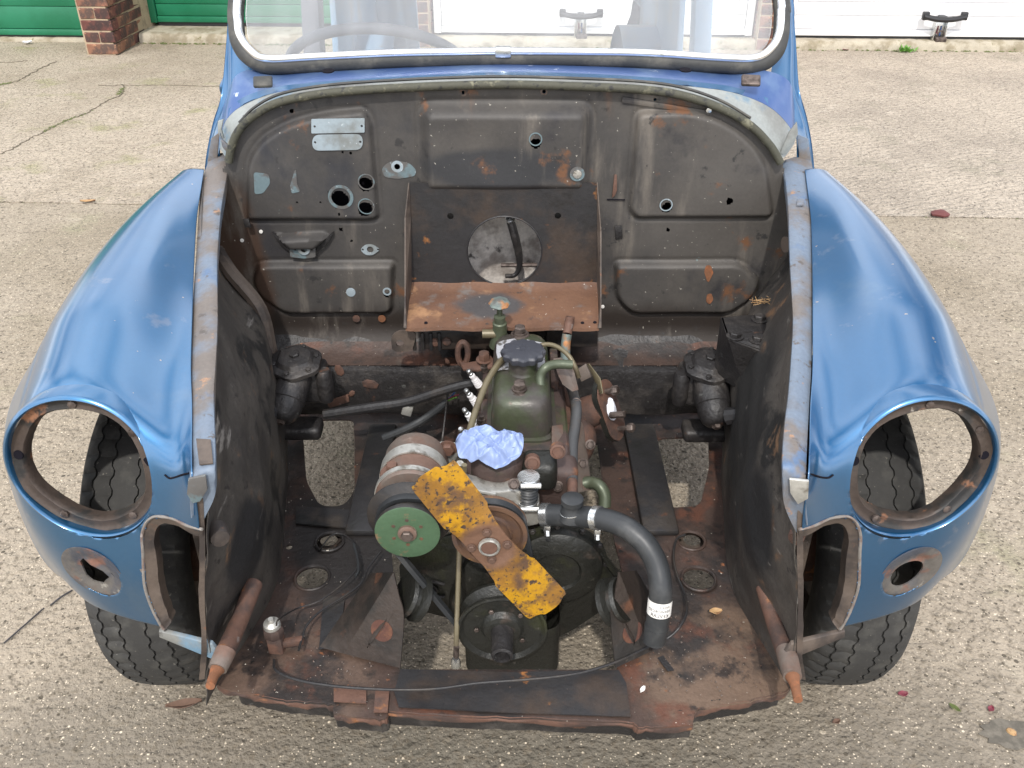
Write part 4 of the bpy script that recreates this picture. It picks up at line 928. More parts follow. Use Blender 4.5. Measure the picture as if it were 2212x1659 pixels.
MB().grid([[p + Vector((0, .002, .004)) for p in sl3], [p.lerp(g, .5) + Vector((0, 0, -.001)) for p, g in zip(sl3, gut3)], gut3], 5, 4).build('bonnet_gutter', M['scuttle'], car, 'dirty grey bonnet gutter below the scuttle', smooth=60, thick=.001)
MB().grid([[g + Vector((0, .0, .0005)) for g in gut3], mid, ws3], 5, 6).build('scuttle_panel', M['paintworn'], car, 'faded violet-blue scuttle panel under the windscreen', smooth=60, thick=.001)
strip = [g.lerp(m_, .45) + Vector((0, -.001, .0015)) for g, m_ in zip(gut3, mid)]
rr_ = random.Random(4)
st2_ = catmull(strip[2:-2], 6); st1_ = [p + Vector((0, -.0005, .001 + rr_.uniform(-.0015, .0015))) for p in catmull(gut3[2:-2], 6)]
MB().grid([st1_, st2_], smooth=False).build('bare_blue_strip', M['paint'], car, smooth=60, thick=.0006)
for px, py, m_ in ((568, 177, 'seal'), (1622, 174, 'bolt')):
    c = at(px, py, y=1.665); MB().box(c, (.034, .024, .008), (.62, 0, .15 if px < 1000 else -.15), .0035, 3).build('buffer', M[m_], car)
for px, py in ((709, 153), (1481, 151)):
    c = at(px, py, z=.971);     MB().lathe(c, (0, -.12, 1), [(.0105, -.001), (.0105, .0008)], 20).build('wiper_hole', M['ink'], car)
# corner pieces of the gutter
MB().prism(atl([(478,300),(474,288),(480,318),(494,335),(500,326),(490,312)], y=1.625), (0, .006, 0), .001).build('gutter_corner', M['rail'], car)
MB().prism(atl([(1704,288),(1722,264),(1724,290),(1712,318),(1698,334),(1686,332),(1690,320)], y=1.625), (0, .006, 0), .001).build('gutter_corner', M['scuttle'], car)
MB().prism(atl([(470,262),(482,258),(478,280),(484,300),(476,300),(470,285)], y=1.635), (0, .006, 0), .001).build('gutter_corner', M['scuttle'], car)

# ---------------- windscreen pillars and door-side flanges
def pillar(outer, inner, s, lab):
    yo = lambda py: 1.735 + max(0, (200 - py)) / 200 * .165 if py < 200 else 1.70 + (1 - min(1, (py - 200) / 180)) * .035
    A = [at(p[0], p[1], y=yo(p[1]) + .012) for p in outer]; B = [at(p[0], p[1], y=yo(p[1]) - .008 - (0.02 if p[1] > 250 else 0)) for p in inner]
    up = [(A[0] + Vector((s * -.02 * k, .105 * k, .135 * k))) for k in (3, 2, 1)]; ub = [(B[0] + Vector((s * -.02 * k, .105 * k, .135 * k))) for k in (3, 2, 1)]
    A = up + A; B = ub + B
    Mx = [a.lerp(b, .35) + Vector((0, -.006, .002)) for a, b in zip(A, B)]; M2 = [a.lerp(b, .18) + Vector((0, -.001, 0)) for a, b in zip(A, B)]
    bk = [a + Vector((-s * .004, .055, 0)) for a in A]
    return MB().grid([B, Mx, M2, A, [a + Vector((s * .0015, .004, 0)) for a in A], bk], 5, 3).build('windscreen_pillar', M['paint'], car, lab, smooth=45, thick=.001)
pillar([(497,0),(494,45),(490,100),(484,170),(478,215),(464,258),(454,300),(447,340),(443,380)], [(511,0),(510,60),(520,108),(542,142),(548,175),(522,215),(492,255),(478,290),(474,335)], -1, 'blue windscreen pillar at the left')
pillar([(1712,0),(1714,45),(1718,100),(1722,170),(1727,205),(1740,250),(1750,300),(1755,340),(1758,380)], [(1690,0),(1690,60),(1684,105),(1668,142),(1668,175),(1688,215),(1708,250),(1720,290),(1722,345)], 1, 'blue windscreen pillar at the right')
for pts, s in (([(474,285),(470,330),(468,384),(455,384),(448,350),(456,300)], -1), ([(1722,290),(1726,330),(1726,384),(1745,384),(1752,350),(1746,300)], 1)):
    MB().prism(atl(pts, y=1.68), (0, .004, 0), .001).build('scuttle_side', M['rail'], car, smooth=30)
for pts in ([(494,350),(502,352),(492,470),(472,480),(478,420)], [(1686,352),(1692,350),(1706,440),(1712,500),(1700,480),(1694,430)]):
    pass

# windscreen: rubber, chrome bead, glass
def wloop(px_list): return [at(p[0], p[1], pl=WP) for p in px_list]
RUB = [(515,0),(515,60),(520,92),(540,122),(578,142),(680,140),(800,134),(930,129),(1085,127),(1250,129),(1400,133),(1560,142),(1640,142),(1672,118),(1686,80),(1688,30),(1687,0)]
CHR = [(519,0),(519,55),(524,85),(545,115),(580,134),(680,130),(850,122),(1000,119),(1085,118),(1250,119),(1400,122),(1560,132),(1628,132),(1662,110),(1678,78),(1682,30),(1681,0)]
GLS = [(538,0),(539,60),(545,90),(562,110),(592,121),(700,117),(850,110),(1000,107),(1085,106),(1250,107),(1400,111),(1560,121),(1612,121),(1645,103),(1658,75),(1662,30),(1661,0)]
UPV = Vector((0, .57, .82))
def closeloop(l, hgt, rad=.06, inset=0):
    P = wloop(l); tl = P[0] + UPV * hgt + Vector((.02 + inset, 0, 0)); tr = P[-1] + UPV * hgt + Vector((-.02 - inset, 0, 0))
    top = [tr + Vector((0, 0, 0)), tr + UPV * .05 + Vector((-.04, 0, 0)), tl.lerp(tr, .5) + UPV * .065, tl + UPV * .05 + Vector((.04, 0, 0)), tl]
    return P + top
rubl = closeloop([((a[0] + b[0]) / 2 - (6 if i < 4 else (-4 if i > 12 else 0)), (a[1] + b[1]) / 2 + 3) for i, (a, b) in enumerate(zip(RUB, CHR))], .20)
MB().tube(catmull(rubl, 5, True) + [catmull(rubl, 5, True)[0]], .0155, 10, raw=True, caps=False).build('screen_rubber', M['seal'], car, smooth=60)
ch = closeloop(CHR, .20)
chp = catmull(ch, 5, True); chp = [p + Vector((0, -.0125, .0085)) for p in chp]
MB().tube(chp + [chp[0]], .0075, 10, raw=True, caps=False).build('chrome_bead', M['chrome'], car, smooth=60)
c = at(1087, 119, pl=WP) + Vector((0, -.0135, .009)); MB().box(c, (.030, .017, .019), None, .003).build('bead_joint', M['bright'], car)
gl = closeloop([(p[0] + (-4 if p[0] < 560 else 4 if p[0] > 1600 else 0), p[1] + 3) for p in GLS], .20)
gl = catmull(gl, 4, True); u_ = Vector((1, 0, 0))
MB().plate([(p.x, (p - Vector(WP[0])).dot(UPV)) for p in gl], (), Vector(WP[0]) + Vector((0, -.004, .003)), u_, UPV, .004).build('windscreen_glass', M['glass'], car, smooth=0)
# windscreen surround panel above, and roof (above the frame)
tops = [at(497, 0, pl=WP) + UPV * .24 + Vector((.0, 0, 0)), at(1712, 0, pl=WP) + UPV * .24]
a, b = tops
MB().grid([[a.lerp(b, k / 6) + Vector((0, .0, .05 * math.sin(math.pi * k / 6) ** .5)) for k in range(7)],
           [a.lerp(b, k / 6) + Vector((0, .10, .045 + .06 * math.sin(math.pi * k / 6) ** .5)) for k in range(7)],
           [a.lerp(b, k / 6) + Vector((0, .8, .08 + .09 * math.sin(math.pi * k / 6) ** .5)) for k in range(7)],
           [a.lerp(b, k / 6) + Vector((0, 1.6, .06 + .09 * math.sin(math.pi * k / 6) ** .5)) for k in range(7)],
           [a.lerp(b, k / 6) + Vector((0, 2.15, -.02 + .06 * math.sin(math.pi * k / 6) ** .5)) for k in range(7)]], 4, 6).build('roof', M['paint'], car, smooth=60, thick=.002)

# ---------------- cabin seen through the windscreen
sw = at(822, 158, y=2.06); nrm = Vector((0, .62, .78)).normalized()
a_, b_, _ = frame(nrm)
ring = [sw + (a_ * math.cos(t) + b_ * math.sin(t)) * .197 for t in np.linspace(0, 2 * math.pi, 65)[:-1]]
stw = MB().tube(ring + [ring[0]], .0115, 10, raw=True, caps=False).build('steering_wheel', M['indark'], car, smooth=60)
sp = MB()
for t in (-.5, math.pi + .5, math.pi / 2 * -1): sp.tube([sw - nrm * .02, sw + (a_ * math.cos(t) + b_ * math.sin(t)) * .19], .006, 8)
sp.lathe(sw - nrm * .035, nrm, [(.03, 0), (.032, .02), (.02, .03)], 18); sp.tube([sw - nrm * .03, sw - nrm * .35 + Vector((0, 0, -.05))], .018, 10); sp.build('spokes', M['indark'], stw)
fl_ = MB(); fl_.box((XC, 2.95, .27), (1.22, 2.6, .02), None, .004); fl_.box((XC - .60, 2.95, .32), (.06, 2.6, .10), None, .01); fl_.box((XC + .60, 2.95, .32), (.06, 2.6, .10), None, .01)
fl_.build('cabin_floor', M['inner'], car)
fl_ = MB(); fl_.box((XC, 1.70, .47), (1.1, .012, .10), (-.5, 0, 0), .003); fl_.grid([[(-.58, 1.69, .30), (0, 1.69, .30), (.56, 1.69, .30)], [(-.58, 1.80, .27), (0, 1.80, .30), (.56, 1.80, .27)]], 6, 2); fl_.build('toe_board', M['indark'], car)
tn = MB().grid([[(XC - .16, y, .28), (XC - .13, y, .40 - .02 * (y - 1.7)), (XC, y, .44 - .03 * (y - 1.7)), (XC + .13, y, .40 - .02 * (y - 1.7)), (XC + .16, y, .28)] for y in (1.66, 1.9, 2.3, 2.8)], 5, 4).build('gearbox_tunnel', M['inner'], car, smooth=60)
ds = MB().box((XC, 1.80, .87), (1.10, .05, .10), (.25, 0, 0), .01).build('dashboard', M['paint'], car)
# B pillars, rear quarters, hoop with the rear opening
for s in (-1, 1):
    X = XC + s * .60
    bp_ = MB(); bp_.grid([[(X, 2.72 + dy, z) for z in (.30, .60, .80, 1.0, 1.25)] for dy in (0, .035)], 2, 1)
    bp_ = MB().prism([(X, 2.66, .30), (X, 2.80, .30), (X - s * .02, 2.76, .80), (X - s * .05, 2.80, 1.38), (X - s * .05, 2.73, 1.38), (X - s * .02, 2.68, .80)], (-s * .05, 0, 0), .006)
    bp_.build('door_pillar', M['inpaint'] if s > 0 else M['indark'], car)
    rq = MB().prism([(X - s * .01, 3.10, .30), (X - s * .01, 4.15, .30), (X - s * .01, 4.2, .80), (X - s * .06, 4.05, 1.20), (X - s * .06, 3.3, 1.30), (X - s * .03, 3.12, 1.0)], (-s * .02, 0, 0), .004)
    rq.build('rear_quarter', M['inpaint'], car)
    wa = MB().grid([[Vector((X - s * k * .06, 3.62 + .38 * math.cos(t), .28 + .40 * math.sin(t))) for t in np.linspace(.1, math.pi - .1, 12)] for k in range(0, 4)], 2, 2)
    wa.build('rear_wheel_arch', M['inpaint'], car, smooth=60, thick=.002)
xs_l, xs_r = at(905, 40, y=4.2).x, at(1385, 40, y=4.2).x
hoopL = [(XC - .60, 4.20, .28), (xs_l, 4.2, .28), (xs_l - .005, 4.2, .50), (xs_l - .01, 4.2, .78), (xs_l + .02, 4.18, 1.05), (XC - .54, 4.1, 1.15)]
MB().prism(hoopL, (0, .03, 0), .004).build('rear_panel', M['inpaint'], car, smooth=40)
hr = [at(1350, 108, y=4.2), at(1347, 80, y=4.2), at(1352, 55, y=4.2), at(1362, 28, y=4.2), at(1366, 0, y=4.2), at(1360, -60, y=4.2)]
arcR = [at(1368, -60, y=4.2), at(1370, 0, y=4.2), at(1392, 25, y=4.2), at(1402, 60, y=4.2), at(1405, 95, y=4.2), at(1405, 112, y=4.2)]
def pp(l): return [(p.x, p.z) for p in l]
ho = at(1374, 95, y=4.2)
MB().plate([(q.x, q.z) for q in hr[:5]] + pp(arcR[1:]), [circ(ho.x, ho.z, .027, 20, .022)], (0, 4.17, 0), (1, 0, 0), (0, 0, 1), .02).build('rear_hinge_panel', M['indark'], car)
hoopR = pp(arcR) + [(XC + .60, .30), (XC + .60, .80), (XC + .54, 1.15)]
MB().plate(hoopR, (), (0, 4.2, 0), (1, 0, 0), (0, 0, 1), .02).build('rear_panel', M['inpaint'], car)
ps = MB().prism(atl([(1508,0),(1534,0),(1532,60),(1524,105),(1506,105),(1508,60)], y=3.2), (0, .02, 0), .004).build('seat_strut', M['palepatch'], car)
for py in (20, 55): 
    c = at(1521, py, y=3.195); MB().lathe(c, (0, -1, 0), [(.008, 0), (.008, .003)], 12).build('strut_hole', M['ink'], ps)
rv = MB(); rv.box((XC, 4.21, .36), (1.16, .05, .045), None, .008); rv.box((XC, 4.28, .30), (1.16, .05, .03), None, .008); rv.build('rear_crossmember', M['inner'], car)
# ================================================================== engine bay sheet metal
M['inpaint2'] = material('dusty_brown_felt', (.68, .63, .58), .8, 0, [((.32, .28, .25), 12, .45, .62, 6), ((.10, .09, .085), 26, .60, .70, 5)], [(40, .4, 5)], tint=.3)
IW = [
 (1.600, [(.555,.786),(.550,.66),(.535,.61),(.505,.55),(.490,.44),(.490,.32)]),
 (1.500, [(.530,.772),(.528,.65),(.503,.60),(.458,.535),(.445,.42),(.445,.30)]),
 (1.380, [(.500,.752),(.492,.67),(.462,.60),(.430,.52),(.424,.40),(.424,.25)]),
 (1.250, [(.463,.732),(.452,.65),(.425,.57),(.410,.48),(.404,.36),(.404,.25)]),
 (1.120, [(.430,.712),(.415,.62),(.396,.54),(.386,.44),(.385,.34),(.387,.25)]),
 (1.000, [(.400,.695),(.395,.60),(.392,.50),(.394,.40),(.400,.32),(.405,.25)]),
 (0.900, [(.372,.675),(.384,.58),(.399,.48),(.409,.38),(.420,.31),(.430,.25)]),
 (0.866, [(.364,.655),(.378,.56),(.395,.47),(.410,.37),(.424,.31),(.434,.25)]),
]
def inner_wing(s):
    rows = []
    for y, l in IW: rows.append([mir((x - .004, y, z), s) for x, z in l])
    mb = MB().grid(rows, 8, 8)
    for i, v in enumerate(mb.v):
        dx = .0022 * math.sin(v.y * 40 + v.z * 23) + .0016 * math.sin(v.z * 71 - v.y * 31)
        # pocket bulge low down near the front
        dx += -.016 * math.exp(-(((v.y - 1.04) / .07) ** 2 + ((v.z - .43) / .08) ** 2)) + .010 * math.exp(-(((v.y - 1.42) / .05) ** 2 + ((v.z - .58) / .05) ** 2))
        v.x += s * dx * (1 if .27 < v.z < .72 else .2)
    o = mb.build('inner_wing', M['inner'], car, 'dark undersealed inner wing, %s side' % ('left' if s < 0 else 'right'), smooth=60, thick=.0014)
    # front edge flange
    P = catmull([mir((x - .002, .864, z), s) for x, z in IW[-1][1][:-1]], 6); r_ = random.Random(3 + s)
    MB().grid([[p + Vector((0, .0, 0)) for p in P], [p + Vector((s * .007 + r_.uniform(-.001, .001), -.002, 0)) for p in P]], smooth=False).build('inner_wing_flange', M['brown'], o, smooth=60, thick=.0014)
    # arch panel behind the lamp
    rows = [[mir((x, y, z), s) for x, y, z in ((.41, .93, zz), (.42, .97, zz), (.435, .995, zz + .01), (.452, 1.0, zz + .01))] for zz in (.36, .44, .52, .60)]
    MB().grid(rows, 4, 4).build('splash_panel', M['brown'], car, smooth=60, thick=.001)
    return o
iwL = inner_wing(-1); iwR = inner_wing(1)
# arch reinforcement ribs
MB().tube([mir((.545,1.585,.65),-1), mir((.51,1.54,.625),-1), mir((.462,1.52,.56),-1), mir((.452,1.51,.47),-1)], .014, 8).build('arch_rib', M['brown'], iwL)
sl = MB().prism(atl([(541,806),(549,800),(572,868),(562,872)], x=XC - .434), (.003, 0, 0), 0); sl.build('slot', M['ink'], iwL, smooth=0)
MB().lathe(at(1700, 528, y=1.56), (-1, -.3, 0), [(.014, 0), (.015, .004)], 18).build('cable_hole', M['brown'], iwR)
MB().lathe(at(471, 1150, y=.90), (.5, -1, .1), [(.0135, -.01), (.0135, .012), (.012, .016), (.004, .017)], 14).build('rubber_stop', M['brown'], iwL, smooth=30)
MB().lathe(at(1722, 1155, y=.90), (-.5, -1, .1), [(.0105, -.01), (.0105, .008), (.009, .011)], 14).build('rubber_stop', M['rust'], iwR, smooth=30)

# battery tray and its back panel
BY = 1.603
bp = [(884,395),(1289,394),(1294,470),(1291,560),(1291,640),(886,640)]
bh_ = f2(1090, 543)
r_ = random.Random(2)
TB = MB(); P = [(at(*p, y=BY).x, at(*p, y=BY).z) for p in bp]; c = at(1090, 543, y=BY)
cx_, cz_ = c.x, c.z
P2 = []
for i in range(len(P)):
    a, b = P[i], P[(i + 1) % len(P)]
    for k in range(10): P2.append((a[0] + (b[0] - a[0]) * k / 10 + r_.uniform(-.0008, .0008), a[1] + (b[1] - a[1]) * k / 10 + r_.uniform(-.0008, .0008)))
TB.plate(P2, [circ(cx_, cz_, .0705, 44), circ(at(973,467,y=BY).x, at(973,467,y=BY).z, .0062, 14), circ(at(1205,466,y=BY).x, at(1205,466,y=BY).z, .0062, 14)], (0, BY, 0), (1, 0, 0), (0, 0, 1), .0016, fill=.03)
tb = TB.build('battery_box_back', M['traydark'], car, 'dark rust-speckled plate with a round hole at the centre of the bulkhead')
MB().tube([Vector((cx_ + .0715 * math.cos(t), BY - .001, cz_ + .0715 * math.sin(t))) for t in np.linspace(0, 6.2832, 49)], .0016, 6, raw=True).build('hole_lip', M['dark'], tb)
TY0 = 1.452; TZ = .553
tf = [at(888, 618, y=BY - .001), at(1291, 618, y=BY - .001), at(1294, 708, z=TZ), at(876, 708, z=TZ)]
zz = (tf[0].z + tf[1].z) / 2
rows = []
for k in range(13):
    f = k / 12; l = tf[0].lerp(tf[3], f); r = tf[1].lerp(tf[2], f); rows.append([l.lerp(r, j / 20) + Vector((0, 0, .0015 * math.sin(j * 1.1 + k * .8) + .008 * max(0, (.12 - f) / .12) ** 2)) for j in range(21)])
rows.append([p + Vector((0, -.001, -.006)) for p in rows[-1]])
tray = MB().grid(rows, smooth=False).build('battery_tray', M['tray'], car, 'orange-rusted battery tray shelf', smooth=40, thick=.0015)
for pts, nm in (([(884,395,BY - .004),(876,470,BY - .02),(876,640,1.52),(874,708,1.455),(878,709,1.455),(890,640,BY - .004),(888,470,BY - .004)], 0), ([(1289,394,BY - .004),(1297,500,BY - .02),(1297,640,1.52),(1297,708,1.455),(1291,709,1.455),(1289,640,BY - .004),(1290,500,BY - .004)], 1)):
    P = [at(a, b, y=c) for a, b, c in pts]; MB().prism(P, (.0018 if nm else -.0018, 0, 0), 0).build('tray_side', M['brown'], tray, smooth=0)
for px, py in ((920, 697), (1258, 697), (1285, 696)): MB().lathe(at(px, py, z=TZ + .002), (0, 0, 1), [(.0035, -.001), (.003, .001)], 10).build('tray_hole', M['ink'], tray, smooth=0)
# box section below the tray
tb2 = MB(); tb2.prism([at(1180,712,y=1.50), at(1291,712,y=1.50), at(1291,750,y=1.50), at(1180,750,y=1.50)], (0, .10, 0), .003); tb2.build('tray_support', M['traydark'], car); tb2 = MB(); tb2.prism([at(905,714,y=1.50), at(1075,714,y=1.50), at(1075,755,y=1.50), at(915,755,y=1.50)], (0, .10, 0), .003)
lb = tb2.build('tray_support', M['traydark'], car)
b_ = MB()
for px, py in ((940, 739), (965, 737)): b_.lathe(at(px, py, y=1.499), (0, -1, 0), [(.009, 0), (.008, .003), (.004, .004)], 14)
b_.build('rivet', M['rust'], lb)
eye = MB().plate([(q[0], q[1]) for q in rpoly([(-.020, -.022), (.018, -.022), (.030, .018), (-.004, .024), (-.020, .012)], .012, 4)], [circ(-.004, -.004, .0075, 16)], at(868, 738, y=1.488), (1, 0, .05), (0, 0, 1), .005).build('bracket_eye', M['brown'], lb)
for k in range(4): MB().box(at(895 + 18 * k, 738, y=1.497), (.007, .006, .038), None, .002).build('bracket_tab', M['dark'], lb)

# ledge and crossmember
led = MB().grid([[Vector((x, y + .002 * math.sin(x * 17), z)) for x in np.linspace(-.50, .47, 28)] for y, z in ((1.615, .452), (1.598, .432), (1.575, .420), (1.548, .414), (1.541, .411), (1.539, .405), (1.538, .36), (1.540, .315), (1.544, .306), (1.56, .303), (1.62, .30))], smooth=False)
for v in led.v: v.z += .0015 * math.sin(v.x * 37) + (.0008 * math.sin(v.x * 91))
cm = led.build('crossmember', M['black'], car, 'dark boxed crossmember below the bulkhead', smooth=35, thick=.002)
ldg = MB().grid([[Vector((x, y, z + .0018)) for x in np.linspace(-.47, .44, 34)] for y, z in ((1.606, .440), (1.59, .4275), (1.575, .420), (1.552, .4152))], smooth=False).build('ledge_dirt', M['floor'], cm, 'gritty brown dirt on the ledge', smooth=60)
for (px, py, r) in ((1183//1 - 0, 0, 0),): pass
for px, py, r in ((733, 800, .011), (800, 830, .014), (1030, 785, .007), (965, 780, .006), (760, 850, .007)):
    MB().lathe(at(px, py, y=1.5375), (0, -1, 0), [(r, 0), (r * .8, .0008), (r * .4, .0014)], 9, wob=lambda a: 1 + .25 * math.sin(2 * a + px)).build('rust_scab', M['rust'], cm, smooth=0)
MB().prism(atl([(705,868),(752,852),(755,868),(712,882)], y=1.535), (0, .003, 0), .0005).build('tab', M['rust'], cm)
MB().tube(atl([(700, 895), (800, 880), (880, 868), (950, 846), (1000, 832), (1035, 826)], y=1.45), .0095, 10).build('steering_rack', M['dark'], car)
rk = MB().box(at(880, 885, y=1.45), (.02, .012, .022), (0, .3, 0), .002); rk.build('rack_clip', M['alloy'], car)

# floor / tie plate
ZF = .25
def z2(l, z=ZF): return [(at(px, py, z=z).x, at(px, py, z=z).y) for px, py in l]
fr_l = [(468,1480),(500,1492),(545,1500),(600,1512),(650,1517),(700,1521),(722,1524),(720,1542),(760,1549),(800,1552),(822,1556),(834,1549),(838,1538),(960,1545),(1100,1550),(1240,1556),(1366,1562),(1378,1572),(1425,1572),(1496,1566),(1503,1536),(1560,1524),(1600,1519),(1650,1508),(1700,1494),(1714,1474)]
rr_ = random.Random(8); fr = []
P = z2(fr_l)
for i in range(len(P) - 1):
    for k in range(5): fr.append((P[i][0] + (P[i + 1][0] - P[i][0]) * k / 5 + rr_.uniform(-.001, .001), P[i][1] + (P[i + 1][1] - P[i][1]) * k / 5 + rr_.uniform(-.0018, .0012)))
fr.append(P[-1])
outl = fr + [(.42, 1.0), (.40, 1.12), (.42, 1.25), (.44, 1.40), (.46, 1.64), (-.49, 1.64), (-.47, 1.40), (-.45, 1.25), (-.43, 1.12), (-.45, 1.0)]
def ell(px, py, r, n=26): p = at(px, py, z=ZF); return circ(p.x, p.y, r, n)
HC = [z2([(862,1446),(864,1400),(874,1345),(868,1300),(850,1240),(838,1100),(842,960),(1290,960),(1310,1100),(1345,1240),(1322,1300),(1318,1335),(1324,1390),(1334,1446)]),
      rpoly(z2([(652,908),(764,904),(766,1060),(742,1094),(690,1094),(662,1040)]), .02, 5), rpoly(z2([(1418,946),(1530,942),(1532,1010),(1512,1094),(1440,1096),(1416,1040)]), .02, 5),
      ell(712, 1172, .0235), ell(675, 1250, .0280), ell(1493, 1170, .0235), ell(1509, 1252, .0275), ell(624, 1180, .006), ell(838, 1432, .004)]
def fwarp(p): return p + Vector((0, 0, .0022 * math.sin(p.x * 19 + p.y * 7) * math.sin(p.y * 23 - p.x * 5) - .02 * max(0, (.885 - p.y) / .04) ** 2 * 0))
fl0 = MB().plate(outl, HC, (0, 0, ZF), (1, 0, 0), (0, 1, 0), .003, fill=.022, warp=fwarp)
floor = fl0.build('bay_floor', M['floor'], car, 'rusty oily tie plate forming the floor of the engine bay', smooth=30)
def rimtube(px, py, r, mat='floor', rt=.003, dz=.002): 
    p = at(px, py, z=ZF); MB().tube([Vector((p.x + r * math.cos(t), p.y + r * math.sin(t), ZF + dz)) for t in np.linspace(0, 6.2832, 33)], rt, 7, raw=True).build('hole_rim', M[mat], floor)
for a in ((712, 1172, .0245), (675, 1250, .029), (1493, 1170, .0245), (1509, 1252, .0285)): rimtube(*a)
for px in (712, 1493):       # lower skin seen in the upper holes
    p = at(px, 1160, z=ZF - .03); MB().plate(circ(0, 0, .05, 20), [circ(0, -.028, .016, 14)], (p.x, p.y + .02, ZF - .03), (1, 0, 0), (0, 1, 0), .002).build('lower_skin', M['brown'], floor)
# lip hanging from the front edge
MB().grid([[Vector((p[0], p[1] + .0012, ZF + .0012)) for p in fr], [Vector((p[0], p[1] - .001, ZF - .006)) for p in fr], [Vector((p[0], p[1] + .003, ZF - .016 - .003 * math.sin(i * .7))) for i, p in enumerate(fr)]], smooth=False).build('front_lip', M['rust'], floor, smooth=40)
MB().grid([[Vector((p[0], p[1] + .006, ZF - .014)) for p in fr[6:-6]], [Vector((p[0], p[1] + .010, ZF - .040)) for p in fr[6:-6]]], smooth=False).build('lip_shadow_strip', M['black'], floor, smooth=40)  # added black strip, stands in for the shadow beneath the lip
fs_ = MB().plate(z2([(866,1450),(1100,1456),(1336,1452),(1352,1480),(1362,1553),(1100,1543),(862,1532),(852,1500)]), (), (0, 0, ZF + .0055), (1, 0, 0), (0, 1, 0), .002, fill=.03, warp=lambda p: p + Vector((0, 0, -.004 * math.cos((p.x) * 9) * .3)))
fs_.build('front_strip', M['traydark'], floor, 'darker strip across the front of the floor')
for pts, m_ in (([(722,1492),(792,1494),(792,1526),(722,1522)], 'rust'), ([(812,1496),(842,1496),(838,1545),(808,1545)], 'rust')):
    MB().plate(z2(pts), (), (0, 0, ZF + .0075), (1, 0, 0), (0, 1, 0), .002).build('patch', M[m_], floor)
MB().plate(z2([(700,1290),(745,1300),(735,1400),(690,1408)]), (), (0, 0, ZF + .0065), (1, 0, 0), (0, 1, 0), .002).build('patch', M['dark'], floor)
MB().plate(z2([(1420,1425),(1432,1420),(1456,1452),(1442,1454)]), (), (0, 0, ZF + .0045), (1, 0, 0), (0, 1, 0), .001).build('patch', M['black'], floor)
# chassis legs beside the engine
for s, x0, x1 in ((-1, -.300, -.243), (1, .235, .300)):
    lg = MB(); lg.box(((x0 + x1) / 2, 1.40, ZF + .008), (x1 - x0, .34, .014), None, .005)
    lg.build('chassis_leg', M['dark'], car, smooth=30)
for pts in ([(640,1098),(800,1110),(806,1150),(640,1135)],):
    MB().plate(z2(pts, ZF), (), (0, 0, ZF + .006), (1, 0, 0), (0, 1, 0), .003).build('stiffener', M['dark'], floor)
M['towers'] = material('oily_mount_steel', (.045, .034, .028), .5, .1, [((.022, .02, .018), 9, .44, .60, 6), ((.13, .06, .035), 16, .58, .70, 7), ((.12, .095, .075), 24, .64, .74, 5)], [(40, .4, 6)], tint=.3)
M['redrust'] = material('dark_red_rust', (.085, .035, .024), .8, 0, [((.13, .055, .03), 40, .5, .65, 5)], [(80, .4, 5)], tint=.3)
# engine mounting towers
for s, A in ((-1, ((850,1236,.40), (872,1335,.335), (864,1443,.256), (742,1412,.256), (690,1398,.256), (800,1238,.335), (825,1362))), (1, ((1338,1236,.40), (1320,1335,.335), (1330,1443,.256), (1404,1408,.256), (1432,1330,.256), (1375,1232,.335), (1366,1365)))):
    p = [at(a[0], a[1], z=a[2]) for a in A[:6]]
    t_ = MB(); t_.grid([[p[0], p[0].lerp(p[1], .5), p[1], p[2]], [p[0].lerp(p[3], .5), (p[0] + p[1] + p[2] + p[3]) / 4 + Vector((0, 0, .004)), p[1].lerp(p[3], .5), p[2].lerp(p[3], .3)], [p[3], p[3].lerp(p[2], .25), p[3].lerp(p[2], .45), p[3].lerp(p[2], .65)]], 5, 5)
    t_.grid([[p[0], p[0].lerp(p[3], .5), p[3]], [p[5], p[5].lerp(p[4], .5), p[4]]], 4, 4)
    tw = t_.build('engine_mount_bracket', M['towers'], car, smooth=45, thick=.003)
    hc_ = p[0].lerp(p[2], .66).lerp(p[3], .30); n_ = (p[1] - p[3]).cross(p[2] - p[3]).normalized(); n_ = n_ if n_.y < 0 or n_.z > 0 else -n_
    hc_ = at(A[6][0], A[6][1], pl=(tuple((p[1] + p[2] + p[3]) / 3), tuple(n_)))
    MB().lathe(hc_, n_, [(.018, .0005), (.0178, .001)], 22).build('mount_recess', M['redrust'], tw, smooth=0)
for px, py, sx, ax in ((898, 1290, 1, (-.85, -.25, .55)), (1322, 1300, 1, (.85, -.25, .55))):
    c = at(px, py, z=.335); MB().lathe(c - Vector(ax).normalized() * .012, ax, [(.030, 0), (.037, .004), (.037, .012), (.028, .016), (.028, .022), (.035, .026), (.033, .032)], 24).build('rubber_mount', M['oil'], car)

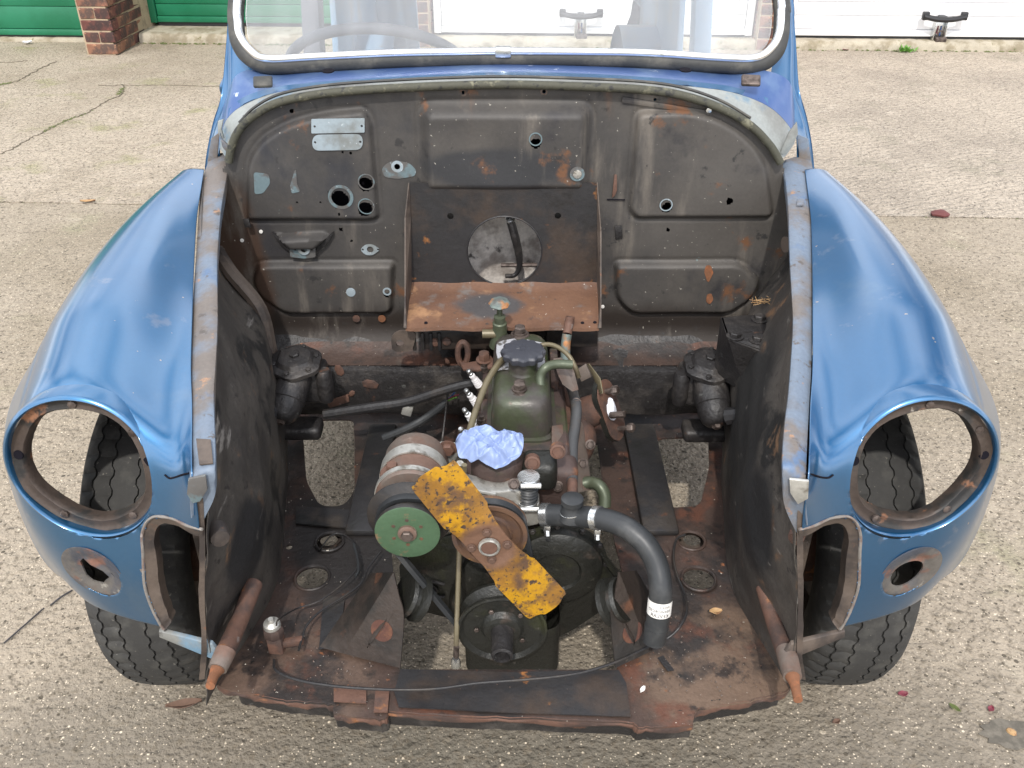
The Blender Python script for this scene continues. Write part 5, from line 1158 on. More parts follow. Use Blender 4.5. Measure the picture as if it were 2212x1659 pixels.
# lever-arm dampers
def damper(s):
    if s < 0: top, bot, arm, end, b0 = (642, 800), (612, 893), (585, 893), (548, 884), (650, 925)
    else: top, bot, arm, end, b0 = (1530, 806), (1545, 902), (1572, 900), (1630, 892), (1520, 930)
    T = at(*top, y=1.475); B = at(*bot, y=1.40); ax = (T - B).normalized()
    t = bpy.data.objects.new('lever_damper', None); SC.collection.objects.link(t); t.parent = car; t.location = T - Vector((0, CARY, 0)); t['label'] = 'black greasy lever-arm damper, %s side' % ('left' if s < 0 else 'right')
    MB().lathe(B - ax * .016, ax, [(.012, 0), (.019, .002), (.026, .010), (.0285, .018), (.031, .024), (.031, .040), (.033, .042), (.033, .080), (.034, .098)], 24).build('cylinder', M['black'], t)
    MB().lathe(B - ax * .022, ax, [(.007, 0), (.009, .003), (.009, .008)], 6).build('end_nut', M['bolt'], t)
    lid = T + Vector((0, -.004, .024)); l = MB()
    l.lathe(lid, (0, -.18, 1), [(.046, -.012), (.049, -.010), (.049, -.002), (.045, 0), (.036, .002), (.030, .010), (.012, .012)], 28, wob=lambda a: 1 + .05 * math.cos(6 * a))
    l.build('lid', M['black'], t, smooth=40); 
    for k in range(6):
        a = k * 1.047 + .3; MB().hexbolt(lid + Vector((.040 * math.cos(a), .040 * math.sin(a), -.001 + .007 * math.sin(a))), (0, -.18, 1), .0052, .006, 1.3).build('lid_bolt', M['black'], t)
    MB().hexbolt(lid + Vector((0, 0, .010)), (0, -.18, 1), .010, .008, 1.2).build('lid_nut', M['black'], t)
    bd = MB(); bd.box(T + Vector((0, .012, -.030)), (.105, .06, .075), None, .012, 3); MB().box(at(*b0, y=1.47), (.085, .05, .03), (.1, 0, 0), .010, 3).build('damper_foot', M['black'], t, smooth=40)
    for d in (-1, 1):
        lg_ = MB(); lg_.lathe(T + Vector((d * .052, -.012, -.03)), (0, 0, 1), [(.013, -.03), (.016, -.015), (.016, .03), (.012, .038)], 14); lg_.build('mounting_lug', M['black'], t, smooth=40)
    bd.build('damper_body', M['black'], t, smooth=40)
    a0 = at(*arm, y=1.385); a1 = at(*end, y=1.36)
    MB().tube([a0, a0.lerp(a1, .5), a1], [.017, .015, .017], 10).build('lever_arm', M['dark'], t)
    return t
damper(-1); damper(1)
# bracket box at the right
tp = atl([(1557,686),(1600,681),(1677,678),(1687,751),(1640,756),(1572,732)], z=.575)
bx_ = MB(); bx_.prism(tp, (0, 0, -.004), .001)
tri = [tp[5], tp[4], tp[3], at(1680, 790, y=tp[3].y + .005), at(1640, 873, y=tp[3].y + .01), at(1622, 858, y=tp[3].y + .03), at(1590, 790, y=tp[4].y + .03)]
bx_.prism(tri, (0, .004, 0), .001)
bx_.prism([tp[0], tp[5], tri[6], tri[5], tp[0] + Vector((0, 0, -.12))], (.004, 0, 0), 0)
bkt = bx_.build('bracket_box', M['black'], car, 'black folded bracket bolted to the right inner wing', smooth=30)
for px, py in ((1641, 690), (1588, 727), (1637, 735)): MB().hexbolt(at(px, py, z=.576), (0, 0, 1), .0105, .009, 1.5).build('bracket_bolt', M['black'], bkt)
MB().prism(atl([(1675,680),(1700,672),(1706,745),(1690,760),(1682,720)], z=.578), (0, 0, -.004), .001).build('flange_strip', M['brown'], bkt)
MB().hexbolt(at(1690, 668, z=.582), (0, 0, 1), .011, .012, 1.3).build('bracket_bolt', M['black'], bkt); MB().hexbolt(at(1690, 652, z=.59), (0, 0, 1), .009, .010, 1.3).build('bracket_bolt', M['black'], bkt)

# bumper iron tubes
for pts, nm in ((((548,1262,1.00),(515,1345,.925),(480,1423,.845),(470,1445,.83),(462,1460,.815),(454,1482,.795)), 'left'), (((1652,1270,1.00),(1676,1350,.935),(1704,1430,.857),(1712,1462,.83),(1717,1480,.815),(1724,1512,.79)), 'right')):
    P = [at(a, b, y=c) for a, b, c in pts]
    tb_ = MB().tube(P[:3], [.0135, .0130, .0132], 18).build('bumper_iron', M['rust'], car, 'rusty bumper iron tube at the %s' % nm)
    MB().tube([P[2] - (P[3] - P[2]) * .8, P[2], P[3]], [.0142, .0140, .0128], 18).build('iron_sleeve', M['dynamo'], tb_)
    MB().tube([P[3], P[4], P[5]], [.0100, .0068, .0062], 12, sub=3).build('iron_tip', M['orust'], tb_)
# brake pipe and union, thin wires
un = at(597, 1390, z=.262)
u0 = MB(); u0.box(un + Vector((0, 0, .004)), (.024, .022, .05), None, .004); u0.box(un + Vector((.026, 0, .004)), (.034, .012, .012), (0, -.2, 0), .003); u0.lathe(un + Vector((0, -.002, .032)), (0, -.1, 1), [(.013, -.012), (.016, -.008), (.016, .006), (.013, .010)], 8)
uo = u0.build('brake_union', M['rust'], car); MB().lathe(un + Vector((0, -.003, .046)), (0, -.1, 1), [(.0135, -.004), (.0125, .002), (.006, .006), (.004, .012)], 14).build('union_cap', M['alloy'], uo)
def zl(l, z): return [at(p[0], p[1], z=(p[2] if len(p) > 2 else z)) for p in l]
MB().tube(zl([(592,1425,.258),(596,1448),(640,1468),(720,1482),(820,1489),(900,1490),(960,1486),(1030,1476),(1110,1470),(1190,1463),(1260,1452),(1330,1430),(1390,1402),(1440,1380),(1470,1352,.28),(1484,1318,.28),(1478,1280),(1462,1240),(1455,1200),(1462,1165),(1480,1155)], .266), .0021, 10).build('brake_pipe', M['dark'], car, 'thin brake pipe looping across the front of the bay')
MB().tube([at(597, 1352, z=.315), at(602, 1338, z=.32)] + zl([(640,1315),(690,1298),(740,1262),(768,1232),(772,1205),(764,1175),(748,1158),(728,1152),(712,1160),(700,1175),(690,1190,.25)], .275), .0013, 8).build('wire', M['dark'], car)
MB().tube(zl([(645,1405),(652,1380),(662,1352),(690,1322),(740,1290),(778,1262),(795,1228),(822,1192)], .272), .0018, 8).build('wire', M['dark'], car)
MB().tube(zl([(764,1175),(772,1205),(774,1232),(768,1245)], .275), .0026, 8).build('wire_sleeve', M['rubber'], car)
MB().tube([at(828, 946, z=.33), at(868, 930, z=.345), at(905, 912, z=.36), at(940, 888, z=.37), at(965, 868, z=.38)], .0075, 10).build('wiring_loom', M['rubber'], car)
for k, (m_, a) in enumerate((('paintworn', (985,848)), ('redleaf', (992,856)), ('weed', (988,862)))):
    MB().tube([at(958, 872, z=.38), at(975, 856 + 3 * k, z=.385), at(a[0], a[1] - 4, z=.39)], .0018, 6).build('loose_wire', M[m_], car)
MB().tube([at(968, 842, z=.40), at(958, 930, z=.36), at(952, 968, z=.33)], .002, 6).build('loose_wire', M['black'], car)
# pedal lever seen through the round hole
pd = at(1103, 478, y=1.655)
MB().tube([pd, at(1112, 510, y=1.65), at(1120, 545, y=1.66), at(1122, 575, y=1.665), at(1112, 594, y=1.665), at(1092, 596, y=1.66)], [.0085, .0085, .008, .0055, .0045, .0045], 12).build('gear_lever', M['black'], car)
MB().lathe(pd + Vector((0, -.002, .004)), (-.1, -.6, .8), [(.0075, -.004), (.0095, 0), (.009, .006), (.005, .008)], 14).build('lever_tip', M['bright'], car)
MB().tube([at(1082, 573, y=1.67), at(1160, 572, y=1.67)], .0045, 8).build('lever_rod', M['bolt'], car)
MB().grid([[at(px, py, y=1.715 + .012 * math.sin(px * .03)) for px in (985, 1040, 1090, 1140, 1190)] for py in (455, 520, 580, 640)], 5, 5).build('tunnel_cover', M['inpaint2'], car, smooth=60)

# debris lying in the bay (separate loose things)
r_ = random.Random(12)
def straw(px, py, plane, n, spread, label, seed):
    r = random.Random(seed); m_ = MB(); c = at(px, py, pl=plane)
    for i in range(n):
        a = r.uniform(0, 6.28); L = r.uniform(.006, .020); b = c + Vector((r.gauss(0, spread), r.gauss(0, spread * .35), .002 + r.random() * .004)); d = Vector((math.cos(a), math.sin(a), r.uniform(-.1, .25)))
        m_.tube([b - d * L, b, b + d * L + Vector((0, 0, .001))], .0007, 4, sub=2)
    o = m_.build('dry_straw', M['straw'], None, smooth=0); tag(o, label, 'straw')
LP = ((0, 1.56, .420), (0, 0, 1))
straw(612, 748, ((0,1.56,.422),(0,0,1)), 34, .022, 'tangle of dry straw on the ledge beside the left damper', 1)
straw(1580, 775, ((0,1.50,.42),(0,0,1)), 10, .012, 'few dry straws by the right damper lid', 2)
straw(1650, 655, ((0,1.50,.583),(0,0,1)), 22, .014, 'dry straw strands behind the black bracket at the right', 3)
litter('petal', leafmesh(.018, .008, .004, 31), M['yellow'], 704, 741, .8, 'small yellow petal on the left of the bulkhead ledge', 'petal', plane=((0,1.56,.426),(0,0,1)))
litter('leaf', leafmesh(.028, .012, .003, 32), M['redleaf'], 1307, 738, .2, 'crimson leaf on the ledge to the right of the tray', 'leaf', plane=((0,1.56,.426),(0,0,1)))
litter('leaf', leafmesh(.020, .014, .003, 33), M['straw'], 1546, 1322, .1, 'small tan leaf on the right floor of the engine bay', 'leaf', plane=((0,0,.256),(0,0,1)))
litter('petal', leafmesh(.012, .006, .002, 34), M['label'], 1388, 1490, 1.0, 'pale petal on the front right of the bay floor', 'petal', plane=((0,0,.262),(0,0,1)))
gr = MB()
for i in range(700):
    if i % 2: x = r_.uniform(-.46, .43); y = r_.uniform(1.548, 1.60); z = .4165 + max(0, y - 1.575) * .7
    else:
        x = r_.uniform(-.40, .38); y = r_.uniform(.88, 1.05); z = ZF + .003
        if -.17 < x < .17 and y > .92: continue
    s_ = r_.uniform(.0008, .0022); gr.add([(x + s_, y, z), (x - s_ * .5, y + s_, z), (x - s_ * .5, y - s_, z), (x, y, z + s_ * 1.2)], [(0, 1, 3), (1, 2, 3), (2, 0, 3)])
o = gr.build('grit', M['dynamo'], None, smooth=0); o['kind'] = 'stuff'
# ================================================================== engine
eng = bpy.data.objects.new('engine', None); SC.collection.objects.link(eng); eng.parent = car; eng.location = Vector((0, 1.25, .25)) - Vector((0, CARY, 0))
eng['label'] = 'small rusty green four-cylinder engine without radiator'
def E(mb, name, mat, label=None, **k): return mb.build(name, M[mat], eng, label, **k)
def rrect(x0, x1, y0, y1, r, n=6): return rpoly([(x0, y0), (x1, y0), (x1, y1), (x0, y1)], r, n)
def stack(layers, base_poly_fn, cap=True):
    """layers: list of (inset, z); loft of rounded outlines"""
    rows = []
    for ins, z in layers: rows.append([Vector((p[0], p[1], z)) for p in base_poly_fn(ins)])
    mb = MB().grid(rows, smooth=False, closed=True); n = len(rows[0])
    if cap: mb.f.append(tuple((len(rows) - 1) * n + k for k in range(n)))
    return mb
# block, head, sump
E(MB().box((.012, 1.315, .315), (.165, .37, .17), None, .012, 3), 'cylinder_block', 'block')
hd = stack([(0, .395), (0, .474), (.004, .479), (.03, .480)], lambda i: rrect(-.054 + i, .094 - i, 1.160 + i, 1.46 - i, .018)); E(hd, 'cylinder_head', 'block')
E(stack([(.012, .10), (.004, .115), (0, .14), (0, .245)], lambda i: rrect(-.078 + i, .078 - i, 1.015 + i, 1.46 - i, .03), False), 'sump', 'oil', 'dark oily green sump')
MB_ = MB().plate(rrect(-.078 + .012, .078 - .012, 1.027, 1.448, .02), (), (0, 0, .101), (1, 0, 0), (0, 1, 0), .002); E(MB_, 'sump_bottom', 'oil')
# rocker cover
RX0, RX1, RY0, RY1 = -.036, .068, 1.205, 1.446
rc = stack([(-.006, .479), (-.006, .484), (.001, .4855), (.001, .500), (.003, .530), (.006, .546), (.011, .5535), (.018, .557), (.034, .5585)], lambda i: rrect(RX0 + i, RX1 - i, RY0 + i, RY1 - i, max(.012, .034 - i * .3), 8))
for v in rc.v:
    if v.z > .52: v.z += -.006 * max(0, (1.262 - v.y) / .05) + .003 * math.exp(-((v.y - 1.31) / .02) ** 2) 
rk = rc.build('rocker_cover', M['rocker'], eng, 'dark green rocker cover worn to brown', smooth=45)
for px, py, y in ((1123, 724, 1.42), (1122, 846, 1.235)):
    b = at(px, py, z=.557 if y > 1.3 else .551); q = MB(); q.lathe(b, (0, 0, 1), [(.0175, 0), (.0165, .003), (.013, .0035), (.013, .007), (.0105, .0075)], 20); q.lathe(b, (0, 0, 1), [(.0105, .008), (.0105, .016), (.0088, .0185)], 6); q.build('cover_bolt', M['bolt'], rk, smooth=30)
nk = at(1130, 800, z=.556)
MB().lathe(nk, (0, 0, 1), [(.029, -.002), (.0255, .003), (.0245, .006), (.0245, .030)], 28).build('filler_neck', M['rocker'], rk)
MB().lathe(nk, (0, 0, 1), [(.0230, .026), (.0345, .028), (.0360, .032), (.0360, .0375), (.0335, .041), (.015, .0435), (.004, .0425)], 72, wob=lambda a: 1 + .055 * math.cos(12 * a)).build('filler_cap', M['cap'], rk, 'black scalloped oil filler cap', smooth=30)
for i in range(12):
    a = i * math.pi / 6 + .1; d = Vector((math.cos(a), math.sin(a), 0)); MB().tube([nk + d * .006 + Vector((0, 0, .0432)), nk + d * .030 + Vector((0, 0, .0412))], .0006, 5, sub=2).build('cap_rib', M['cap'], rk)
E(MB().tube([at(1168, 835, z=.550), at(1168, 812, z=.565), at(1178, 795, z=.578), at(1200, 787, z=.580), at(1236, 788, z=.578)], .0078, 14, wall=.0012, caps=False), 'breather_pipe', 'greenpipe', smooth=60)
def lbl(pts, z, m_, name): return MB().plate([(at(a, b, z=z).x, at(a, b, z=z).y) for a, b in pts], (), (0, 0, z), (1, 0, 0), (0, 1, 0), .0008).build(name, M[m_], rk)
lbl([(1073,741),(1088,735),(1112,731),(1116,735),(1115,795),(1074,800),(1076,780),(1072,760)], .5600, 'oldlabel', 'cover_label'); lbl([(1138,733),(1150,736),(1172,740),(1176,760),(1178,798),(1140,798)], .5600, 'oldlabel', 'cover_label')
def text(body, size, name, mat, parent, fn, ext=.0):
    cu = bpy.data.curves.new(name, 'FONT'); cu.body = body; cu.size = size; cu.align_x = 'LEFT'; ob = bpy.data.objects.new(name, cu); SC.collection.objects.link(ob)
    dg = bpy.context.evaluated_depsgraph_get(); me = bpy.data.meshes.new_from_object(ob.evaluated_get(dg)); 
    bm = bmesh.new(); bm.from_mesh(me)
    for _ in range(2): bmesh.ops.subdivide_edges(bm, edges=[e for e in bm.edges if e.calc_length() > .002], cuts=1)
    vs = [fn(v.co.x, v.co.y) for v in bm.verts]; bm.verts.index_update(); fs = [tuple(v.index for v in f.verts) for f in bm.faces]; bm.free()
    bpy.data.objects.remove(ob); bpy.data.curves.remove(cu); bpy.data.meshes.remove(me)
    return MB().add(vs, fs).build(name, M[mat], parent, smooth=0)
o_ = at(1105, 772, z=.5606)
text('OR', .017, 'lettering', 'ink', rk, lambda x, y: o_ + Vector((-y, x, 0)))
# studs and bolts along the head
for px, py in ((1049, 745), (1047, 802), (1043, 858), (1040, 915)):
    b = at(px, py, z=.480); q = MB(); q.lathe(b, (0, 0, 1), [(.0075, 0), (.0075, .002), (.005, .0022), (.0048, .016)], 12); q.lathe(b, (0, 0, 1), [(.0088, .002), (.0088, .010), (.0075, .0115)], 6); E(q, 'head_stud', 'bolt', smooth=30)
# spark plugs
for i, (tx, ty, bx, by, y) in enumerate(((1011,800,1038,836,1.41),(1006,842,1034,878,1.335),(1002,884,1030,921,1.262),(994,926,1018,952,1.20))):
    T = at(tx, ty, y=y - .008); B = at(bx, by, y=y); ax = (T - B).normalized(); L = (T - B).length
    q = MB(); q.lathe(B - ax * .004, ax, [(.0095, 0), (.0095, .008), (.0075, .010)], 6)
    sp_ = E(q, 'spark_plug', 'bolt')
    pr_ = [(.0078, .008)]
    for k in range(5): pr_ += [(.0084 - k * .0004, .010 + k * .0042), (.0072 - k * .0004, .012 + k * .0042)]
    MB().lathe(B - ax * .004, ax, pr_ + [(.0056, L - .010)], 16).build('insulator', M['white'], sp_, smooth=30)
    MB().lathe(B - ax * .004, ax, [(.0030, L - .011), (.0042, L - .008), (.0042, L - .005), (.0030, L - .004), (.0030, L - .002), (.0044, L - .001), (.0044, L + .003), (.0030, L + .005)], 14).build('plug_terminal', M['bright'], sp_, smooth=30)
# front water outlet under the glove, head front boss
c = at(1078, 1010, y=1.105)
c = at(1075, 1026, y=1.105)
E(MB().lathe(c + Vector((0, .035, .012)), (0, -.80, -.60), [(.043, 0), (.042, .02), (.039, .034), (.033, .043), (.020, .050), (.013, .046), (.004, .044)], 30, wob=lambda a: 1 + .03 * math.sin(3 * a)), 'thermostat_housing', 'block')
E(MB().box((.030, 1.150, .440), (.150, .05, .085), (.1, 0, 0), .014, 3), 'head_front', 'block')
E(MB().box(at(1165, 1015, y=1.12), (.055, .05, .055), (.1, 0, 0), .014, 3), 'outlet_elbow', 'oil')
# alloy water pump body
wp = MB(); wp.prism(atl([(958,1046),(1008,1052),(1040,1060),(1082,1064),(1110,1058),(1128,1062),(1140,1086),(1166,1090),(1166,1134),(1140,1140),(1120,1130),(1090,1150),(1030,1150),(990,1110),(955,1080)], y=1.065), (0, .035, 0), .005)
wp_ = E(wp, 'water_pump', 'alloy', 'dirty bright alloy water pump body', smooth=35)
MB().tube(atl([(965,1062),(1000,1068),(1030,1078),(1068,1080)], y=1.063), .004, 8).build('pump_web', M['alloy'], wp_)
MB().tube(atl([(990,1052),(1030,1060),(1070,1068)], y=1.063), .003, 8).build('pump_web', M['alloy'], wp_)
# bypass hose
pts = atl([(1142,1034),(1141,1050),(1140,1066),(1139,1084)], y=1.075); P = catmull(pts, 12)
q = MB().tube(P, [.0145 + .0016 * math.cos(i * 1.35) for i in range(len(P))], 18, raw=True); by = E(q, 'bypass_hose', 'rubber', smooth=50)
for a in (0, -1):
    q = MB(); q.lathe(pts[a] - Vector((0, 0, .004)), (0, 0, 1), [(.0165, 0), (.0172, .001), (.0172, .008), (.0165, .009)], 24)
    q.tube([pts[a] + Vector((-.012, -.018, 0)), pts[a] + Vector((.018, -.017, 0))], .0045, 10); q.build('hose_clip', M['bright'], by, smooth=30)
# fan pulley, belt, dynamo
FC = Vector((at(1057, 1178, y=.965).x, .965, at(1057, 1178, y=.965).z)); BP = .997
vprof = lambda r: [(r * .3, -.012), (r, -.013), (r, -.010), (r - .011, -.003), (r - .011, .003), (r, .010), (r, .013), (r - .006, .0135), (r - .010, .009), (r * .62, .008), (r * .58, .012), (r * .35, .013), (r * .33, .03), (.012, .031)]
fp = E(MB().lathe(Vector((FC.x, BP, FC.z)), (0, -1, 0), vprof(.0545), 48), 'fan_pulley', 'pulleyrust', smooth=30)
DC = at(880, 1151, y=.974); DC = Vector((DC.x, BP, DC.z))
dp = [(.01, -.014), (.062, -.0145), (.062, -.013), (.044, -.004), (.036, .001), (.036, .004), (.0462, .014), (.0470, .020), (.0465, .0225), (.0445, .0235), (.020, .0225), (.0135, .0225), (.0135, .0265), (.011, .028), (.0095, .027), (.009, .031), (.003, .033)]
dyp = E(MB().lathe(DC, (0, -1, 0), dp[:9], 56, caps=False), 'dynamo_pulley', 'dark', 'dynamo pulley with a green painted face', smooth=30)
MB().lathe(DC, (0, -1, 0), dp[8:12] + [(.0136, .0205)], 48, caps=False).build('pulley_face', M['pulley'], dyp, smooth=30)
MB().lathe(DC, (0, -1, 0), [(.0136, .0215), (.0136, .0265), (.011, .028)], 28).build('pulley_washer', M['dynamo'], dyp); MB().lathe(DC, (0, -1, 0), [(.0088, .027), (.0088, .033), (.0075, .0345)], 6).build('pulley_nut', M['bolt'], dyp)
for k in range(6):
    a = k * 1.047 + .5; MB().lathe(DC + Vector((.0225 * math.cos(a), -.0225, .0225 * math.sin(a))), (0, -1, 0), [(.003, 0), (.0026, .0006)], 10).build('pulley_dimple', M['pulleyrust'], dyp, smooth=0)
CC = at(1085, 1368, y=.975); CC = Vector((CC.x, BP, CC.z))
crk = E(MB().lathe(CC, (0, -1, 0), [(.02, -.016), (.069, -.017), (.069, -.012), (.056, -.002), (.056, .002), (.0695, .012), (.0695, .017), (.066, .018), (.060, .012), (.034, .010), (.028, .018), (.020, .020)], 56), 'crank_pulley', 'oil', 'greasy black crankshaft pulley', smooth=30)
MB().lathe(CC, (0, -1, -.05), [(.018, .015), (.0165, .040), (.0165, .064), (.0125, .066), (.0115, .050)], 24).build('starting_dog', M['black'], crk)
for k in range(5):
    a = k * 1.2 + .8; MB().hexbolt(CC + Vector((.040 * math.cos(a), -.011, .040 * math.sin(a))), (0, -1, 0), .0042, .004, 0).build('pulley_bolt', M['bolt'], crk)
def hull(P):
    P = sorted(set(P)); 
    def half(Q):
        h = []
        for p in Q:
            while len(h) > 1 and (h[-1][0] - h[-2][0]) * (p[1] - h[-2][1]) - (h[-1][1] - h[-2][1]) * (p[0] - h[-2][0]) <= 0: h.pop()
            h.append(p)
        return h
    a = half(P); b = half(P[::-1]); return a[:-1] + b[:-1]
cl = []
for c, r in ((FC, .0480), (DC, .0415), (CC, .0600)): cl += [(c.x + r * math.cos(t), c.z + r * math.sin(t)) for t in np.linspace(0, 6.283, 60)[:-1]]
H_ = hull(cl); hr = []
for i in range(len(H_)):
    a, b = Vector(H_[i]), Vector(H_[(i + 1) % len(H_)]); n_ = max(1, int((b - a).length / .008)); hr += [a.lerp(b, k / n_) for k in range(n_)]
ctr = sum(hr, Vector((0, 0))) / len(hr); rows = []
for off, yy in ((0.0, -.0048), (.0068, -.0062), (.0068, .0062), (0.0, .0048), (0.0, -.0048)):
    rows.append([Vector((p.x, BP + yy, p.y)) + Vector(((hr[(i + 1) % len(hr)] - hr[i - 1]).y, 0, -(hr[(i + 1) % len(hr)] - hr[i - 1]).x)).normalized() * off for i, p in enumerate(hr)])
E(MB().grid(rows, smooth=False, closed=True), 'fan_belt', 'rubber', smooth=40)
# fan: two-bladed yellow
tip1 = at(928, 1015, y=.965); tip2 = at(1189, 1316, y=.965)
M['fan'] = material('chipped_yellow_fan_blade', (.105, .058, .034), .42, .05, [((.24, .115, .018), 14, .38, .54, 10), ((.42, .215, .008), 26, .45, .57, 12), ((.15, .075, .03), 22, .58, .68, 11), ((.060, .038, .028), 85, .56, .63, 8), ((.040, .028, .024), 170, .59, .66, 4),
    ('at', (.155, .085, .055), (FC.x, FC.y - 1.25, FC.z - .25), .050, .016)], [(70, .3, 6), (300, .2, 2)], tint=.22)
fanM = MB(); N_ = 44
for side, tip in ((0, tip1), (1, tip2)):
    d = (tip - FC); L = d.length; d.normalize(); pv = Vector((-d.z, 0, d.x)); rows = []
    for i in range(N_ // 2 + 1):
        f = i / (N_ // 2); s_ = f * L * 1.0
        wdt = .0300 + .0025 * sm(np.array((f - .16) / .25)) + (.003 if f > .4 else 0) - (.006 * max(0, (f - .9) / .1) ** 2)
        wdt = float(wdt); tw = float(sm(np.array((f - .12) / .35))) * (.24 if side == 0 else -.20)
        row = []
        for j in range(13):
            q = (j / 12 - .5) * 2 * wdt; endr = .010 * abs(j / 6 - 1) ** 4 if f > .97 else 0
            row.append(FC + d * (s_ - endr - (.004 if f > .97 and j < 4 else 0)) + pv * q * math.cos(tw) + Vector((0, -1, 0)) * (q * math.sin(tw) * (1) + .0035 * (1 - (j / 6 - 1) ** 2) * (f > .2)))
        rows.append(row)
    if side == 0: allr = rows[::-1]
    else:
        # the second half is mirrored across the hub so that the strip is continuous
        allr = allr[:-1] + [r[::-1] for r in rows]
fan = E(fanM.grid(allr, smooth=False), 'fan_blade', 'fan', 'two-bladed fan with chipped yellow paint', smooth=50, thick=.0022)
MB().lathe(FC + Vector((0, -.0015, 0)), (0, -1, 0), [(.0155, 0), (.0160, .002), (.0150, .005), (.0128, .006), (.0120, .003)], 28).build('hub_ring', M['alloy'], fan); MB().lathe(FC + Vector((0, -.0015, 0)), (0, -1, 0), [(.0118, 0), (.0115, .0045), (.004, .005)], 20).build('hub_centre', M['rust'], fan)
for k in range(4):
    a = k * math.pi / 2 + .12; MB().hexbolt(FC + Vector((.0255 * math.cos(a), -.001, .0255 * math.sin(a))), (0, -1, 0), .0055, .005, 1.25).build('fan_bolt', M['fanhub'], fan)
E(MB().lathe(FC + Vector((0, .003, 0)), (0, 1, 0), [(.030, 0), (.030, .02), (.022, .05)], 28), 'fan_spacer', 'pulleyrust')
# dynamo body
da = (at(905, 1000, y=1.20) - Vector((DC.x, 1.055, DC.z))); da.x = -.004; da.z = .0; da = Vector((0, 1, 0))
D0 = Vector((DC.x - .002, 1.048, DC.z + .002))
dy = E(MB().lathe(D0, da, [(.030, -.008), (.050, -.004), (.053, .0), (.053, .012), (.0495, .014), (.0495, .095), (.046, .105), (.02, .110)], 48), 'dynamo', 'dynamo', 'brown dynamo body', smooth=40)
MB().lathe(D0, da, [(.0515, .001), (.0545, .001), (.0545, .011), (.0515, .011)], 48, caps=False).build('front_plate', M['alloy'], dy)
bz = 1.205
def d2(l, y): return [at(a, b, y=y) for a, b in l]
MB().prism(d2([(862,1000),(885,975),(920,965),(964,957),(985,962),(990,985),(975,1010),(965,1060),(940,1080),(880,1050)], 1.150), (0, .008, 0), .002).build('rear_bracket', M['alloy'], dy)
MB().hexbolt(at(967, 968, y=1.149), (0, -1, 0), .0105, .010, 1.4).build('bracket_bolt', M['rust'], dy)
MB().lathe(D0 + Vector((0, .045, 0)), da, [(.0500, 0), (.0525, 0), (.0525, .022), (.0500, .022)], 48, caps=False).build('strap', M['alloy'], dy)
be = at(848, 1022, y=1.07); q = MB(); q.lathe(be, (0, -.15, 1), [(.018, -.004), (.019, 0), (.017, .003)], 20); q.build('ear_washer', M['rust'], dy); MB().hexbolt(be + Vector((0, 0, .003)), (0, -.15, 1), .009, .016, 0).build('ear_bolt', M['rust'], dy)
MB().prism(d2([(832,1030),(850,1022),(872,1036),(880,1080),(835,1085)], 1.085), (0, .02, 0), .003).build('ear', M['dynamo'], dy)
# timing cover, front plate
E(MB().prism(d2([(862,1226),(900,1192),(960,1160),(1020,1145),(1180,1142),(1265,1150),(1300,1190),(1338,1238),(1330,1290),(1300,1320),(1240,1360),(1170,1395),(1010,1395),(985,1340),(900,1318),(868,1290)], 1.098), (0, .006, 0), .001), 'front_plate', 'oil', 'oily black engine front plate')
tc_ = at(1195, 1238, y=1.07); t2 = Vector((CC.x, 1.07, CC.z + .01))
E(MB().lathe(Vector((tc_.x + .006, 1.096, tc_.z)), (0, -1, 0), [(.083, 0), (.083, .003), (.076, .004), (.074, .018), (.066, .024), (.040, .026), (.036, .022), (.01, .022)], 44), 'timing_cover', 'oil', 'oval black timing cover')
E(MB().lathe(Vector((t2.x, 1.096, t2.z)), (0, -1, 0), [(.078, 0), (.078, .003), (.070, .004), (.068, .018), (.060, .024), (.02, .03)], 40), 'timing_cover_base', 'oil')
for i in range(12):
    a = i * .5236; MB().hexbolt(Vector((tc_.x + .006 + .0795 * math.cos(a), 1.093, tc_.z + .0795 * math.sin(a))), (0, -1, 0), .0045, .005, 1.2).build('cover_screw', M['black'], eng)
for k, (a, b, c2, d2_) in enumerate(((905,1250,960,1262),(905,1282,960,1290))):
    E(MB().tube([at(a, b, y=1.095), at(c2, d2_, y=1.095)], .003, 8), 'plate_rib', 'black')
MB().hexbolt(at(930, 1275, y=1.096), (0, -1, 0), .010, .008, 1.3).build('plate_bolt', M['black'], eng)
# sump front bulge
E(MB().lathe(Vector((CC.x + .004, 1.09, CC.z - .055)), (0, -1, 0), [(.095, -.05), (.095, .0), (.090, .010), (.05, .014)], 40), 'sump_front', 'oil')
# casting details: core plugs, small bolts, ribs
for px, py in ((1150, 1000), (1205, 975)): E(MB().lathe(at(px, py, y=1.10), (0, -1, .2), [(.012, -.01), (.012, .002), (.009, .003), (.008, .001)], 18), 'core_plug', 'rust')
for px, py, y in ((1040, 985, 1.12), (1110, 1045, 1.055), (1018, 1068, 1.06), (1100, 1130, 1.06), (1205, 1050, 1.12), (1275, 960, 1.25), (1212, 905, 1.33), (1245, 870, 1.30), (1258, 1000, 1.22), (1225, 1025, 1.14)):
    E(MB().hexbolt(at(px, py, y=y), (0, -1, .45), .0065, .007, 1.35), 'casting_bolt', 'bolt', smooth=30)
for k in range(5): E(MB().prism([at(1200 + 14 * k, 1010, y=1.17 + .012 * k), at(1203 + 14 * k, 1010, y=1.17 + .012 * k), at(1203 + 14 * k, 1062, y=1.13 + .012 * k), at(1200 + 14 * k, 1062, y=1.13 + .012 * k)], (0, .01, .0), .001), 'casting_rib', 'block')
E(MB().tube(atl([(1190, 1150), (1240, 1160), (1290, 1190), (1330, 1240)], y=1.09), .004, 8), 'cover_lip', 'oil')
E(MB().box((-.075, 1.30, .33), (.02, .26, .05), (0, .1, 0), .006), 'side_cover', 'block')
